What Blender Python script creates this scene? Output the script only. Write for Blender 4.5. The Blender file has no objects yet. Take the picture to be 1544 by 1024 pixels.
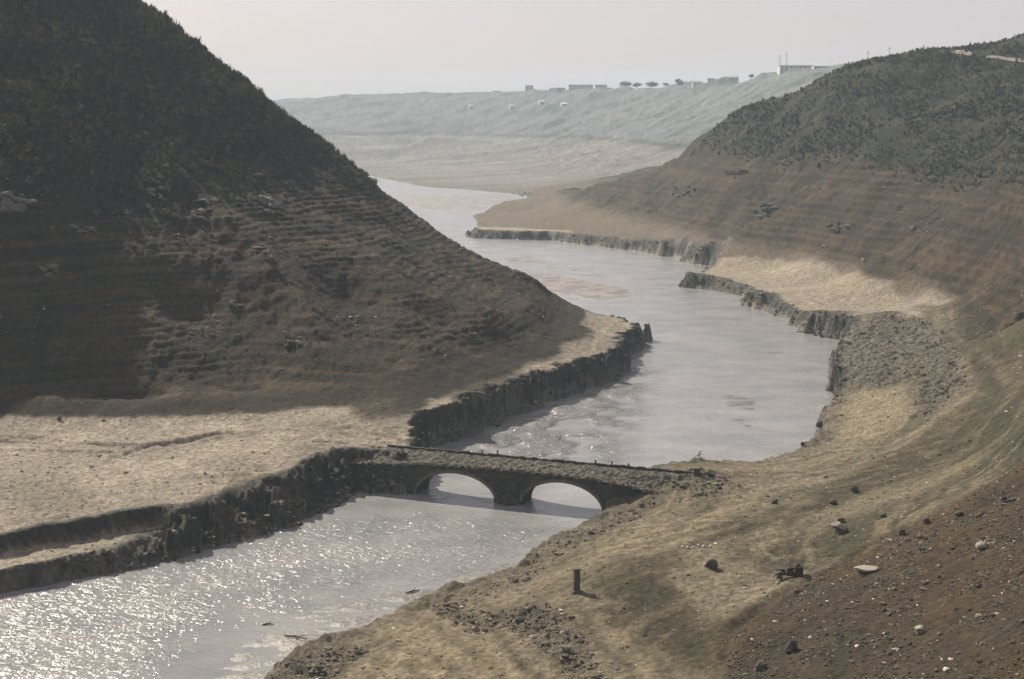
import bpy, math, random
import numpy as np
from mathutils import Vector, Matrix

random.seed(7)
rng = np.random.default_rng(11)
sc = bpy.context.scene
COL = sc.collection

# ------------------------------------------------------------------ camera
CAM_H = 68.0
FPX = 2144.0                      # focal length in pixels of a 1544 px wide frame (50 mm lens)
PITCH = math.atan(342.0 / FPX)
cam_d = bpy.data.cameras.new('camera')
cam_d.lens = 50.0
cam_d.sensor_width = 36.0
cam_d.clip_start = 0.5
cam_d.clip_end = 30000.0
cam = bpy.data.objects.new('camera', cam_d)
cam.location = (0, 0, CAM_H)
cam.rotation_euler = (math.pi / 2 - PITCH, 0, 0)
COL.objects.link(cam)
sc.camera = cam

# ------------------------------------------------------------------ light
SUN_EL, SUN_AZ = 40.0, -37.0      # azimuth counted from +Y (view direction), negative = left
w = bpy.data.worlds.new('World')
sc.world = w
w.use_nodes = True
nt = w.node_tree
bg = nt.nodes['Background']
sky = nt.nodes.new('ShaderNodeTexSky')
sky.sky_type = 'NISHITA'
sky.sun_disc = False
sky.sun_elevation = math.radians(SUN_EL)
sky.sun_rotation = math.radians(SUN_AZ)
sky.air_density = 1.0
sky.dust_density = 2.5
sky.ozone_density = 1.0
tint = nt.nodes.new('ShaderNodeMix'); tint.data_type = 'RGBA'; tint.blend_type = 'MULTIPLY'
tint.inputs[0].default_value = 1.0; tint.inputs[7].default_value = (0.985, 0.955, 1.03, 1)
pale = nt.nodes.new('ShaderNodeMix'); pale.data_type = 'RGBA'      # thin bright overcast veil over the clear sky
pale.inputs[0].default_value = 0.78; pale.inputs[7].default_value = (3.35, 2.95, 3.08, 1)
nt.links.new(sky.outputs[0], tint.inputs[6]); nt.links.new(tint.outputs[2], pale.inputs[6]); nt.links.new(pale.outputs[2], bg.inputs[0])
bg.inputs[1].default_value = 0.105

sd_ = bpy.data.lights.new('sun', 'SUN')
sd_.energy = 5.0
sd_.angle = math.radians(0.6)
sd_.color = (1.0, 0.92, 0.79)
sun = bpy.data.objects.new('sun', sd_)
e, a = math.radians(SUN_EL), math.radians(SUN_AZ)
SUN = Vector((math.sin(a) * math.cos(e), math.cos(a) * math.cos(e), math.sin(e)))
sun.rotation_euler = SUN.to_track_quat('Z', 'Y').to_euler()
sun.location = (-300, 300, 400)
COL.objects.link(sun)

vs = sc.view_settings
vs.view_transform = 'Standard'
vs.look = 'None'
vs.gamma = 1.0
vs.use_curve_mapping = False
vs.exposure = 0.75
sc.cycles.volume_bounces = 1
sc.cycles.max_bounces = 6

# ------------------------------------------------------------------ helpers
def ray(px, py):
    xr = (px - 772.0) / FPX
    yu = -(py - 512.0) / FPX
    return np.array([xr, math.cos(PITCH) + yu * math.sin(PITCH), -math.sin(PITCH) + yu * math.cos(PITCH)])

def P(px, py, z=0.0):
    """where the line of sight through photo pixel (px,py) meets height z"""
    r = ray(px, py)
    t = (z - CAM_H) / r[2]
    return (r[0] * t, r[1] * t, z)

def PY(px, py, Y):
    r = ray(px, py)
    t = Y / r[1]
    return (r[0] * t, Y, CAM_H + r[2] * t)

def poly(pts, z=6.0):
    return np.array([P(p[0], p[1], p[2] if len(p) > 2 else z)[:2] for p in pts])

def ss(x, a=0.0, b=1.0):
    t = np.clip((x - a) / (b - a), 0, 1)
    return t * t * (3 - 2 * t)

def noise2(x, y, seed=0):
    x = x + seed * 17.31; y = y - seed * 9.77
    xi = np.floor(x).astype(np.int64); yi = np.floor(y).astype(np.int64)
    fx = (x - xi).astype(np.float32); fy = (y - yi).astype(np.float32)
    u = fx * fx * fx * (fx * (fx * 6 - 15) + 10); v = fy * fy * fy * (fy * (fy * 6 - 15) + 10)
    def g(ix, iy, dx, dy):
        h = (ix * 374761393 + iy * 668265263 + seed * 1442695041) & 0xffffffff
        h = ((h ^ (h >> 13)) * 1274126177) & 0xffffffff
        an = ((h ^ (h >> 16)) & 0xffff).astype(np.float32) * np.float32(2 * math.pi / 65536)
        return np.cos(an) * dx + np.sin(an) * dy
    n00 = g(xi, yi, fx, fy); n10 = g(xi + 1, yi, fx - 1, fy)
    n01 = g(xi, yi + 1, fx, fy - 1); n11 = g(xi + 1, yi + 1, fx - 1, fy - 1)
    return ((n00 * (1 - u) + n10 * u) * (1 - v) + (n01 * (1 - u) + n11 * u) * v) * 1.4

def fbm(x, y, octv=4, seed=0, gain=0.5):
    s = 0; amp = 1.0
    for o in range(octv):
        s = s + amp * noise2(x * 2.03 ** o, y * 2.03 ** o, seed + o * 7)
        amp *= gain
    return s

def ridged(x, y, octv=4, seed=0, gain=0.5):
    s = 0; amp = 1.0
    for o in range(octv):
        s = s + amp * (1 - 2 * np.abs(noise2(x * 2.03 ** o, y * 2.03 ** o, seed + o * 7)))
        amp *= gain
    return s

def seg_dist(X, Y, pl, closed=False):
    """distance to a polyline, and the crossing parity when it is closed"""
    d2 = np.full(X.shape, 1e12); inside = np.zeros(X.shape, bool)
    n = len(pl)
    for i in range(n if closed else n - 1):
        ax, ay = pl[i]; bx, by = pl[(i + 1) % n]
        ex, ey = bx - ax, by - ay
        t = np.clip(((X - ax) * ex + (Y - ay) * ey) / (ex * ex + ey * ey + 1e-9), 0, 1)
        d2 = np.minimum(d2, (X - ax - t * ex) ** 2 + (Y - ay - t * ey) ** 2)
        if closed:
            c = (ay > Y) != (by > Y)
            inside ^= c & (X < (bx - ax) * (Y - ay) / (by - ay + 1e-12) + ax)
    return np.sqrt(d2), inside

def sdf(X, Y, pl):
    """signed distance: positive inside"""
    d, ins = seg_dist(X, Y, pl, True)
    return np.where(ins, d, -d)

# ------------------------------------------------------------------ the river outline (world metres)
RIVER = [(-330, 940), (-120, 917), (0, 899), (120, 874), (200, 860), (300, 836), (380, 813), (440, 796), (455, 786), (495, 770),
         (520, 756), (540, 742), (600, 745), (626, 746), (636, 738), (645, 715), (652, 690), (660, 678), (690, 664), (740, 644), (790, 622), (850, 600),
         (900, 583), (936, 570), (945, 552), (962, 530), (973, 508, 1), (970, 491, 5.5), (940, 478, 6), (900, 468, 6), (862, 462, 6),
         (820, 452, 5), (770, 425, 3), (705, 392, 2), (640, 350, 1), (570, 305), (500, 272),
         (470, 262), (560, 266), (640, 282), (700, 286), (760, 291), (795, 297), (790, 305), (740, 316), (712, 326),
         (722, 338, 4), (705, 344, 5), (704, 352), (712, 359), (760, 361), (830, 363), (880, 369), (960, 379), (1010, 389), (1045, 398), (1066, 400), (1074, 392, 4),
         (1040, 406, 5), (1019, 418, 4), (1018, 432), (1060, 437), (1115, 446), (1122, 461), (1150, 468), (1185, 482), (1200, 498),
         (1235, 507), (1270, 516), (1264, 538), (1252, 560), (1256, 590), (1254, 606), (1237, 636), (1225, 664), (1185, 688),
         (1120, 709), (1060, 716), (1000, 732), (950, 748), (915, 766), (898, 782), (862, 796), (826, 818), (800, 840), (765, 868),
         (700, 888), (655, 898), (600, 926), (540, 954), (485, 970), (436, 996), (405, 1022), (360, 1070), (240, 1180), (60, 1330),
         (-500, 1330), (-700, 1100)]
RV = poly(RIVER, 0.0)

# control points of the land surface before the river is cut in: (px, py, z) or (px, py, 'Y', depth)
CP = []
def cp(*rows):
    for r in rows:
        CP.append(PY(r[0], r[1], r[3]) if r[2] == 'Y' else P(r[0], r[1], r[2]))
def xyz(*rows):
    for r in rows: CP.append(tuple(float(v) for v in r))
# left terrace
cp((-100, 860, 4.5), (0, 838, 5.4), (100, 822, 5.6), (180, 802, 5.8), (240, 765, 6), (300, 742, 6.2), (370, 722, 6.4), (430, 702, 6.8),
   (500, 692, 7.0), (560, 690, 6.9), (620, 690, 6.8), (0, 760, 5.6), (120, 750, 5.8), (0, 690, 6.2), (150, 690, 6.1), (300, 690, 6.3), (420, 670, 6.6),
   (-100, 650, 7), (0, 632, 7.2), (100, 636, 7.0), (200, 638, 7.0), (300, 636, 7.0), (390, 634, 7.0), (450, 624, 7.2), (510, 612, 7.6),
   (560, 655, 7), (600, 668, 6.8), (640, 676, 6.6), (560, 620, 8.2), (590, 588, 10),
   (612, 640, 7.2), (-300, 640, 8), (-300, 800, 5), (-300, 900, 3.5))
# headland terrace under the spur
cp((628, 640, 7.2), (655, 606, 7.4), (720, 588, 7.4), (780, 568, 7.4), (830, 547, 7.3), (880, 548, 7.2), (905, 520, 7), (930, 500, 6.6), (960, 492, 6),
   (880, 492, 7), (897, 478, 6.6), (870, 466, 6.6), (930, 478, 6.2), (935, 555, 6.8), (800, 580, 7.2), (700, 612, 7.2), (650, 650, 7.2))
# left hill: foot of the face, spur crest (silhouette) and the face between
SIL = [(862, 459), (838, 448), (800, 424), (775, 412), (750, 401), (700, 376), (640, 333), (600, 304), (572, 284), (545, 264), (520, 240),
       (480, 209), (450, 190), (420, 166), (385, 135), (350, 104), (315, 80), (280, 58), (240, 26), (200, 0), (150, -38), (90, -85), (20, -140), (-60, -190)]
for i, (px, py) in enumerate(SIL):
    Yd = 446 - 0.0 * i + (3 if px < 500 else 0)
    CP.append(PY(px, py, Yd))
    x, y, z = PY(px, py, Yd)
    xyz((x + 4, y + 22, z - 15), (x + 12, y + 60, max(z - 45, 3)))
def ruled(px, foot, crest_py, crest_Y, bulge, n):
    """straight slope in one column of the view, from a foot point to a point of the crest"""
    A = np.array(P(*foot)); B = np.array(PY(px, crest_py, crest_Y))
    for k in range(1, n + 1):
        t = k / (n + 1)
        q = A + (B - A) * t; q[2] += bulge * 4 * t * (1 - t) * math.hypot(*(B - A)[:2]) * 0.1
        CPt = tuple(float(v) for v in q); CP.append(CPt)
SILx = [p[0] for p in SIL][::-1]; SILy = [p[1] for p in SIL][::-1]
for px, fy, fz, bl in [(-100, 634, 8, .3), (-30, 632, 7.4, .3), (40, 632, 7.2, .25), (110, 635, 7.0, .2), (180, 637, 7.0, .1), (250, 637, 7.0, 0), (320, 636, 7.0, -.1), (390, 634, 7.0, -.1),
                       (450, 624, 7.2, 0), (510, 612, 7.6, .1), (570, 600, 9.0, .15), (625, 612, 7.8, .15), (680, 594, 7.6, .2), (740, 574, 7.6, .25), (800, 552, 7.4, .3), (850, 524, 7.2, .3)]:
    ruled(px, (px, fy, fz), float(np.interp(px, SILx, SILy)), 448, bl, 5 if px < 600 else 3)
    cp((px, fy + 1, fz))
xyz((-420, 440, 130), (-420, 340, 75), (-420, 250, 16), (-420, 190, 4), (-520, 560, 90), (-300, 700, 20), (-150, 640, 5), (-80, 600, 3), (-700, 500, 100), (-700, 200, 30),
    (-250, 580, 60), (-170, 560, 36), (-300, 900, 6), (-160, 900, 3), (-500, 1200, 30), (-900, 900, 80), (-350, 1400, 8), (-900, 1500, 60), (-1200, 0, 60))
# right flats beside the river, upstream to downstream
cp((1080, 392, 5.6), (1180, 400, 6), (1260, 420, 6), (1365, 455, 6.2), (1300, 470, 6.2), (1220, 470, 6), (1150, 440, 6), (1060, 415, 5.8), (1030, 410, 5.5),
   (1200, 480, 6), (1290, 485, 7.4), (1330, 475, 8), (1275, 530, 6.2), (1320, 540, 7.8), (1380, 560, 8.4), (1290, 570, 5.6), (1260, 600, 2.6), (1340, 600, 6),
   (1380, 620, 6.6), (1300, 640, 3.6), (1245, 650, 1.4), (1225, 680, 1.3), (1180, 700, 2.2), (1300, 690, 5), (1400, 660, 7), (1440, 600, 8.6), (1400, 500, 9.5), (1440, 470, 12),
   (1480, 560, 12), (1500, 500, 15), (1544, 600, 17), (1544, 500, 20), (1544, 440, 22), (1480, 430, 16), (1420, 455, 9.5), (1500, 660, 11.5), (1544, 640, 16), (1700, 560, 34), (1700, 450, 38),
   (1120, 714, 5.2), (1060, 712, 6.9), (1020, 725, 6.2), (1010, 748, 4.4), (1100, 735, 5.8), (1150, 720, 5), (1250, 720, 5), (1200, 760, 6.2), (1330, 715, 6.6), (1420, 705, 8.6), (1080, 760, 5.6),
   (960, 765, 2.6), (905, 783, 1.0), (930, 800, 3.2), (860, 806, 1.4), (980, 800, 5.2), (1080, 800, 6.4), (1000, 832, 6.6), (1180, 810, 6.9), (1280, 770, 7.4), (1360, 750, 8.4),
   (840, 830, 3), (810, 850, 2.2), (870, 860, 5.4), (870, 892, 6.2), (780, 872, 2), (800, 900, 3.6), (710, 895, 1.8), (720, 940, 3.6), (660, 905, 1.6), (640, 950, 3.0),
   (560, 960, 1.8), (560, 1000, 2.8), (490, 978, 1.8), (440, 1008, 2.2), (480, 1040, 2.6), (700, 1010, 3.8), (820, 980, 4.6), (900, 950, 5.2), (960, 1000, 5.8), (1040, 950, 6.6),
   (950, 900, 6.6), (1060, 880, 7.0), (1180, 865, 7.3), (1040, 1020, 6.8), (860, 1060, 5), (600, 1080, 3), (420, 1090, 2.6))
# reddish bank rising on the lower right
cp((1075, 1024, 7.2), (1108, 945, 7.4), (1180, 895, 7.8), (1250, 862, 8.3), (1330, 815, 9.5), (1390, 785, 11), (1470, 740, 13), (1544, 700, 16),
   (1130, 1020, 9.4), (1170, 945, 10), (1230, 905, 10.6), (1300, 872, 11.6), (1380, 830, 13), (1460, 790, 15), (1544, 745, 18),
   (1220, 1010, 12), (1300, 950, 13.5), (1400, 900, 15.4), (1480, 850, 17.4), (1544, 810, 19.5), (1320, 1024, 14.6), (1440, 970, 17.4), (1544, 900, 21), (1544, 1010, 22),
   (1450, 1040, 18.5), (1750, 800, 34), (1800, 1020, 38), (1300, 1200, 20))
xyz((0, 0, 60), (30, -60, 70), (-40, 30, 44), (0, 55, 34), (45, 60, 36), (90, 70, 46), (-40, 80, 16), (0, 95, 17), (-80, 60, 22), (-160, 40, 14), (200, 0, 80), (-200, -100, 60),
    (300, 200, 70), (200, 240, 48), (220, 340, 50), (320, 420, 66), (0, -400, 110), (400, -300, 130), (-500, -300, 100))
# right hill
RCR = [(800, 300, 1080), (860, 285, 1010), (900, 276, 960), (940, 268, 910), (1000, 244, 860), (1050, 212, 820), (1100, 179, 790), (1150, 150, 770), (1200, 128, 755), (1250, 111, 745), (1300, 97, 740),
       (1400, 77, 745), (1450, 74, 750), (1544, 62, 760), (1640, 48, 770), (1800, 36, 780)]
for px, fy, fz, bl in [(840, 335, 6.5, 0), (900, 352, 4.0, .0), (960, 363, 4.0, .0), (1020, 373, 4.2, 0), (1080, 384, 5.0, 0), (1140, 393, 6.6, .1), (1200, 402, 6.8, 0), (1260, 416, 6.8, 0), (1320, 438, 7, 0), (1390, 450, 9.2, 0),
                       (1460, 445, 15, 0), (1544, 436, 22.5, 0), (1640, 430, 30, 0), (1750, 420, 40, 0)]:
    ruled(px, (px, fy, fz), float(np.interp(px, [r[0] for r in RCR], [r[1] for r in RCR])), float(np.interp(px, [r[0] for r in RCR], [r[2] for r in RCR])), bl, 4)
cp((712, 349, 4.2), (760, 350, 4.3), (800, 353, 4.3), (850, 358, 4.4), (800, 318, 2.2), (740, 322, 1.6), (770, 330, 3.4), (880, 362, 4.0), (930, 368, 3.9), (990, 378, 4.0), (1040, 386, 4.3), (760, 340, 4.3), (840, 338, 5.5))
for px, py, Yd in [(800, 300, 1080), (860, 285, 1010), (900, 276, 960), (940, 268, 910), (1000, 244, 860), (1050, 212, 820), (1100, 179, 790), (1150, 150, 770),
                   (1200, 128, 755), (1250, 111, 745), (1300, 97, 740), (1340, 88, 740), (1400, 77, 745), (1450, 74, 750), (1480, 70, 755), (1510, 66, 755), (1544, 62, 760), (1640, 48, 770), (1800, 36, 780)]:
    x, y, z = PY(px, py, Yd)
    CP.append((x, y, z))
    xyz((x + 10, y + 40, z - 12 if z > 40 else z - 6), (x + 20, y + 110, max(z - 34, 8)))
# far plain and far ridge
cp((470, 255, 2.5), (560, 258, 2.5), (650, 272, 2.5), (740, 280, 2.5), (800, 285, 3), (600, 240, 6), (700, 255, 5), (850, 270, 8), (500, 235, 9), (820, 240, 13), (640, 225, 14), (960, 248, 20),
   (520, 205, 34), (640, 208, 34), (780, 206, 35), (900, 206, 38), (1000, 206, 42), (1050, 190, 48))
for px, py, Yd in [(200, 165, 2900), (330, 158, 2850), (420, 150, 2800), (520, 143, 2700), (620, 140, 2600), (720, 139, 2500), (800, 137, 2400), (880, 135, 2300), (950, 131, 2200), (1020, 126, 2050),
                   (1090, 118, 1900), (1150, 112, 1750), (1180, 111, 1650), (1230, 107, 1600), (1290, 100, 1550), (1340, 96, 1500), (1420, 88, 1450), (1550, 75, 1400), (1800, 60, 1400)]:
    x, y, z = PY(px, py, Yd)
    CP.append((x, y, z))
    xyz((x, y + 250, z - 12), (x * 1.1, y + 1500, z - 60))
    x, y, z = PY(px, (py + 205) / 2, Yd - 220)
    if px < 1100: CP.append((x, y, z))
xyz((-1500, 2500, 90), (1800, 2000, 140), (2500, 1000, 160), (-2500, 2500, 110), (2500, 4500, 40), (-2500, 4500, 30), (900, 600, 110), (700, 1000, 110), (0, 5200, 20), (-2600, 1000, 120), (1500, -500, 150))
CPa = np.array(CP)
keep = []
for i_, p_ in enumerate(CPa):
    if all((p_[0] - CPa[j][0]) ** 2 + (p_[1] - CPa[j][1]) ** 2 > (0.006 * math.hypot(p_[0], p_[1])) ** 2 for j in keep): keep.append(i_)
CPa = CPa[keep]
# thin duplicates, solve the surface
MQ = 6.5
def phi(d2): return np.sqrt(d2 + MQ * MQ)
D2 = (CPa[:, None, 0] - CPa[None, :, 0]) ** 2 + (CPa[:, None, 1] - CPa[None, :, 1]) ** 2
nC = len(CPa)
Amat = np.zeros((nC + 1, nC + 1))
Amat[:nC, :nC] = phi(D2) - np.eye(nC) * 0.4
Amat[:nC, nC] = 1; Amat[nC, :nC] = 1
WR = np.linalg.solve(Amat, np.append(CPa[:, 2], 0))

def base(X, Y):
    out = np.empty(X.shape)
    Xf, Yf, of = X.ravel(), Y.ravel(), out.ravel()
    cx, cy, cw = CPa[:, 0].astype(np.float32), CPa[:, 1].astype(np.float32), WR[:nC].astype(np.float32)
    for i in range(0, len(Xf), 20000):
        dx = Xf[i:i + 20000, None].astype(np.float32) - cx
        dy = Yf[i:i + 20000, None].astype(np.float32) - cy
        of[i:i + 20000] = np.sqrt(dx * dx + dy * dy + np.float32(MQ * MQ)).astype(np.float64) @ WR[:nC] + WR[nC]
    return of.reshape(X.shape)

def cast_on(fn, px, py, d0=70, d1=3200):
    r = ray(px, py)
    t = np.geomspace(d0, d1, 2500)
    X, Y, Z = r[0] * t, r[1] * t, CAM_H + r[2] * t
    below = np.nonzero(Z < fn(X, Y))[0]
    k = below[0] if len(below) else len(t) - 1
    return X[k], Y[k], Z[k]

def on_base(pts):
    return np.array([cast_on(base, x, y)[:2] for x, y in pts])

SPURS = [(on_base([(360, 360), (430, 440), (500, 515), (560, 575), (590, 610)]), 2.6, 7.0),
         (on_base([(250, 250), (330, 330), (360, 360)]), 1.6, 9.0),
         (on_base([(700, 400), (780, 415), (810, 432)]), 1.6, 7.0),
         (on_base([(620, 560), (700, 510), (800, 470)]), 1.5, 6.0),
         (on_base([(60, 180), (30, 260), (10, 330)]), 4.0, 9.0)]
GULLIES = [(on_base([(300, 440), (370, 520), (400, 590), (410, 632)]), 5.5, 11.0),
           (on_base([(520, 430), (560, 500), (600, 560), (612, 600)]), 4.0, 8.0),
           (on_base([(170, 170), (190, 300), (190, 420), (200, 560)]), 5.0, 15.0),
           (on_base([(640, 470), (700, 530), (690, 560)]), 2.4, 7.0)]
RGULL = [(on_base([(1150, 150), (1180, 220), (1150, 300), (1080, 350)]), 5, 16), (on_base([(1380, 130), (1400, 240), (1380, 330), (1330, 400)]), 5, 16),
         (on_base([(1480, 200), (1500, 300), (1470, 400)]), 4, 14)]

MOUND = poly([(250, 815), (330, 800), (400, 775), (460, 755), (500, 740)], 2)
LEDGE = poly([(-200, 905), (0, 866), (130, 846), (200, 826), (255, 806), (250, 790), (180, 800), (0, 834), (-200, 868)], 3.2)
ROUGH = [(poly([(1270, 505), (1290, 480), (1340, 470), (1400, 500), (1450, 560), (1462, 600), (1440, 615), (1400, 640), (1380, 625), (1370, 580), (1300, 575), (1262, 560)], 7), 1.0),
         (poly([(900, 775), (860, 795), (800, 840), (760, 868), (650, 898), (700, 905), (800, 880), (850, 845), (900, 820), (960, 790), (1000, 760)], 2.5), 0.75),
         (poly([(720, 925), (790, 905), (860, 930), (900, 1000), (930, 1100), (860, 1100), (850, 1010), (800, 960)], 5), 0.9),
         (poly([(650, 900), (700, 900), (760, 960), (720, 975), (660, 925)], 3), 0.7),
         (poly([(400, 1024), (440, 990), (520, 965), (560, 985), (500, 1030), (430, 1080)], 2.2), 1.0),
         (poly([(1000, 722), (1050, 716), (1100, 720), (1120, 738), (1060, 748), (1025, 742)], 6.0), 0.5),
         (poly([(880, 372), (960, 380), (1070, 392), (1050, 404), (960, 392), (880, 382)], 5), 0.5),
         (poly([(1115, 440), (1190, 465), (1290, 480), (1270, 515), (1200, 500), (1120, 465)], 5), 0.8),
         (poly([(-20, 735), (60, 712), (150, 735), (160, 785), (40, 795)], 6), 0.28), (poly([(430, 640), (520, 622), (590, 605), (640, 650), (560, 690), (440, 690)], 7), 0.3),
         (poly([(230, 715), (330, 690), (430, 690), (400, 715), (300, 735)], 6), 0.25)]
BARS = [(poly([(560, 300), (640, 304), (700, 300), (700, 306), (620, 312)], 0), 0.04), (poly([(800, 392), (860, 398), (930, 420), (900, 424), (820, 408)], 0), -0.03), (poly([(480, 905), (560, 892), (620, 880), (600, 900), (520, 925)], 0), -0.02), (poly([(570, 292), (640, 296), (760, 292), (780, 300), (720, 318), (640, 316), (590, 306)], 0), 0.06),
        (poly([(756, 388), (800, 386), (822, 394), (790, 400), (760, 396)], 0), 0.07),
        (poly([(740, 408), (830, 412), (940, 436), (948, 446), (900, 452), (830, 440), (760, 424)], 0), 0.10),
        (poly([(1082, 596), (1108, 590), (1140, 606), (1146, 622), (1120, 618), (1090, 610)], 0), 0.02),
        (poly([(1098, 628), (1130, 626), (1144, 640), (1125, 652), (1104, 642)], 0), 0.0),
        (poly([(1075, 476), (1110, 476), (1140, 492), (1110, 492)], 0), -0.05),
        (poly([(925, 414), (985, 416), (1000, 424), (940, 422)], 0), -0.02),
        (poly([(1140, 528), (1200, 528), (1200, 534), (1150, 536)], 0), -0.03),
        (poly([(640, 896), (690, 868), (760, 850), (800, 845), (765, 872), (700, 892)], 0), 0.06),
        (poly([(430, 930), (560, 900), (640, 880), (700, 862), (690, 880), (560, 950), (480, 975), (400, 1030), (300, 1060), (330, 1000)], 0), 0.05)]

PALE_TRACKS = [poly([(640, 918, 2.5), (720, 965, 4), (790, 1024, 4.7), (820, 1080, 5)]), poly([(700, 905, 3), (780, 960, 4.4), (850, 1040, 5)]), poly([(900, 930, 6), (960, 990, 6), (1000, 1060, 6.2)]), poly([(560, 985, 2.4), (640, 1000, 3.2), (700, 1060, 4)]),
               poly([(905, 800, 3.5), (980, 790, 5), (1080, 785, 6), (1180, 790, 6.6)]), poly([(870, 840, 4.5), (960, 815, 5.8), (1060, 795, 6.2)]), poly([(1130, 720, 5), (1200, 712, 5), (1290, 700, 5.2), (1380, 672, 7)]), poly([(1130, 705, 3), (1250, 665, 4), (1330, 668, 5.5), (1410, 640, 7), (1468, 603, 9), (1450, 560, 10), (1400, 510, 9.5), (1370, 492, 9)]),
               poly([(960, 838, 6.5), (1060, 806, 6.6), (1180, 775, 6.6), (1260, 735, 6.6), (1340, 705, 7), (1440, 690, 9)]),
               poly([(1420, 520, 10), (1500, 550, 13.5), (1525, 570, 16)]),
               poly([(1385, 460, 8), (1460, 470, 12), (1544, 480, 20)]),
               poly([(1230, 830, 7.6), (1170, 842, 7.3), (1140, 828, 7.1), (1170, 816, 7)]),
               poly([(520, 650, 7), (570, 662, 7), (630, 678, 6.8), (652, 684, 6.8)]),
               poly([(600, 650, 7), (622, 672, 6.8), (640, 680, 6.6)])]
CREASE = [poly([(-40, 648, 7), (60, 652, 7), (170, 666, 6.8), (260, 668, 6.7), (330, 650, 6.9)]), poly([(0, 672, 6.8), (100, 676, 6.6), (200, 680, 6.6)]), poly([(0, 655, 7), (120, 662, 6.8), (230, 668, 6.7), (300, 655, 6.8), (390, 648, 7)]), poly([(170, 690, 6.2), (240, 668, 6.4), (330, 652, 6.8)]),
          poly([(1100, 1000, 7.2), (1112, 945, 7.5), (1180, 896, 7.9), (1250, 864, 8.4), (1330, 816, 9.6), (1390, 788, 11)]),
          poly([(530, 690, 7), (520, 640, 7.4), (600, 560, 12)])]
SCARP = [(a_, 0.5, 1.2) for a_ in CREASE]

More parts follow.
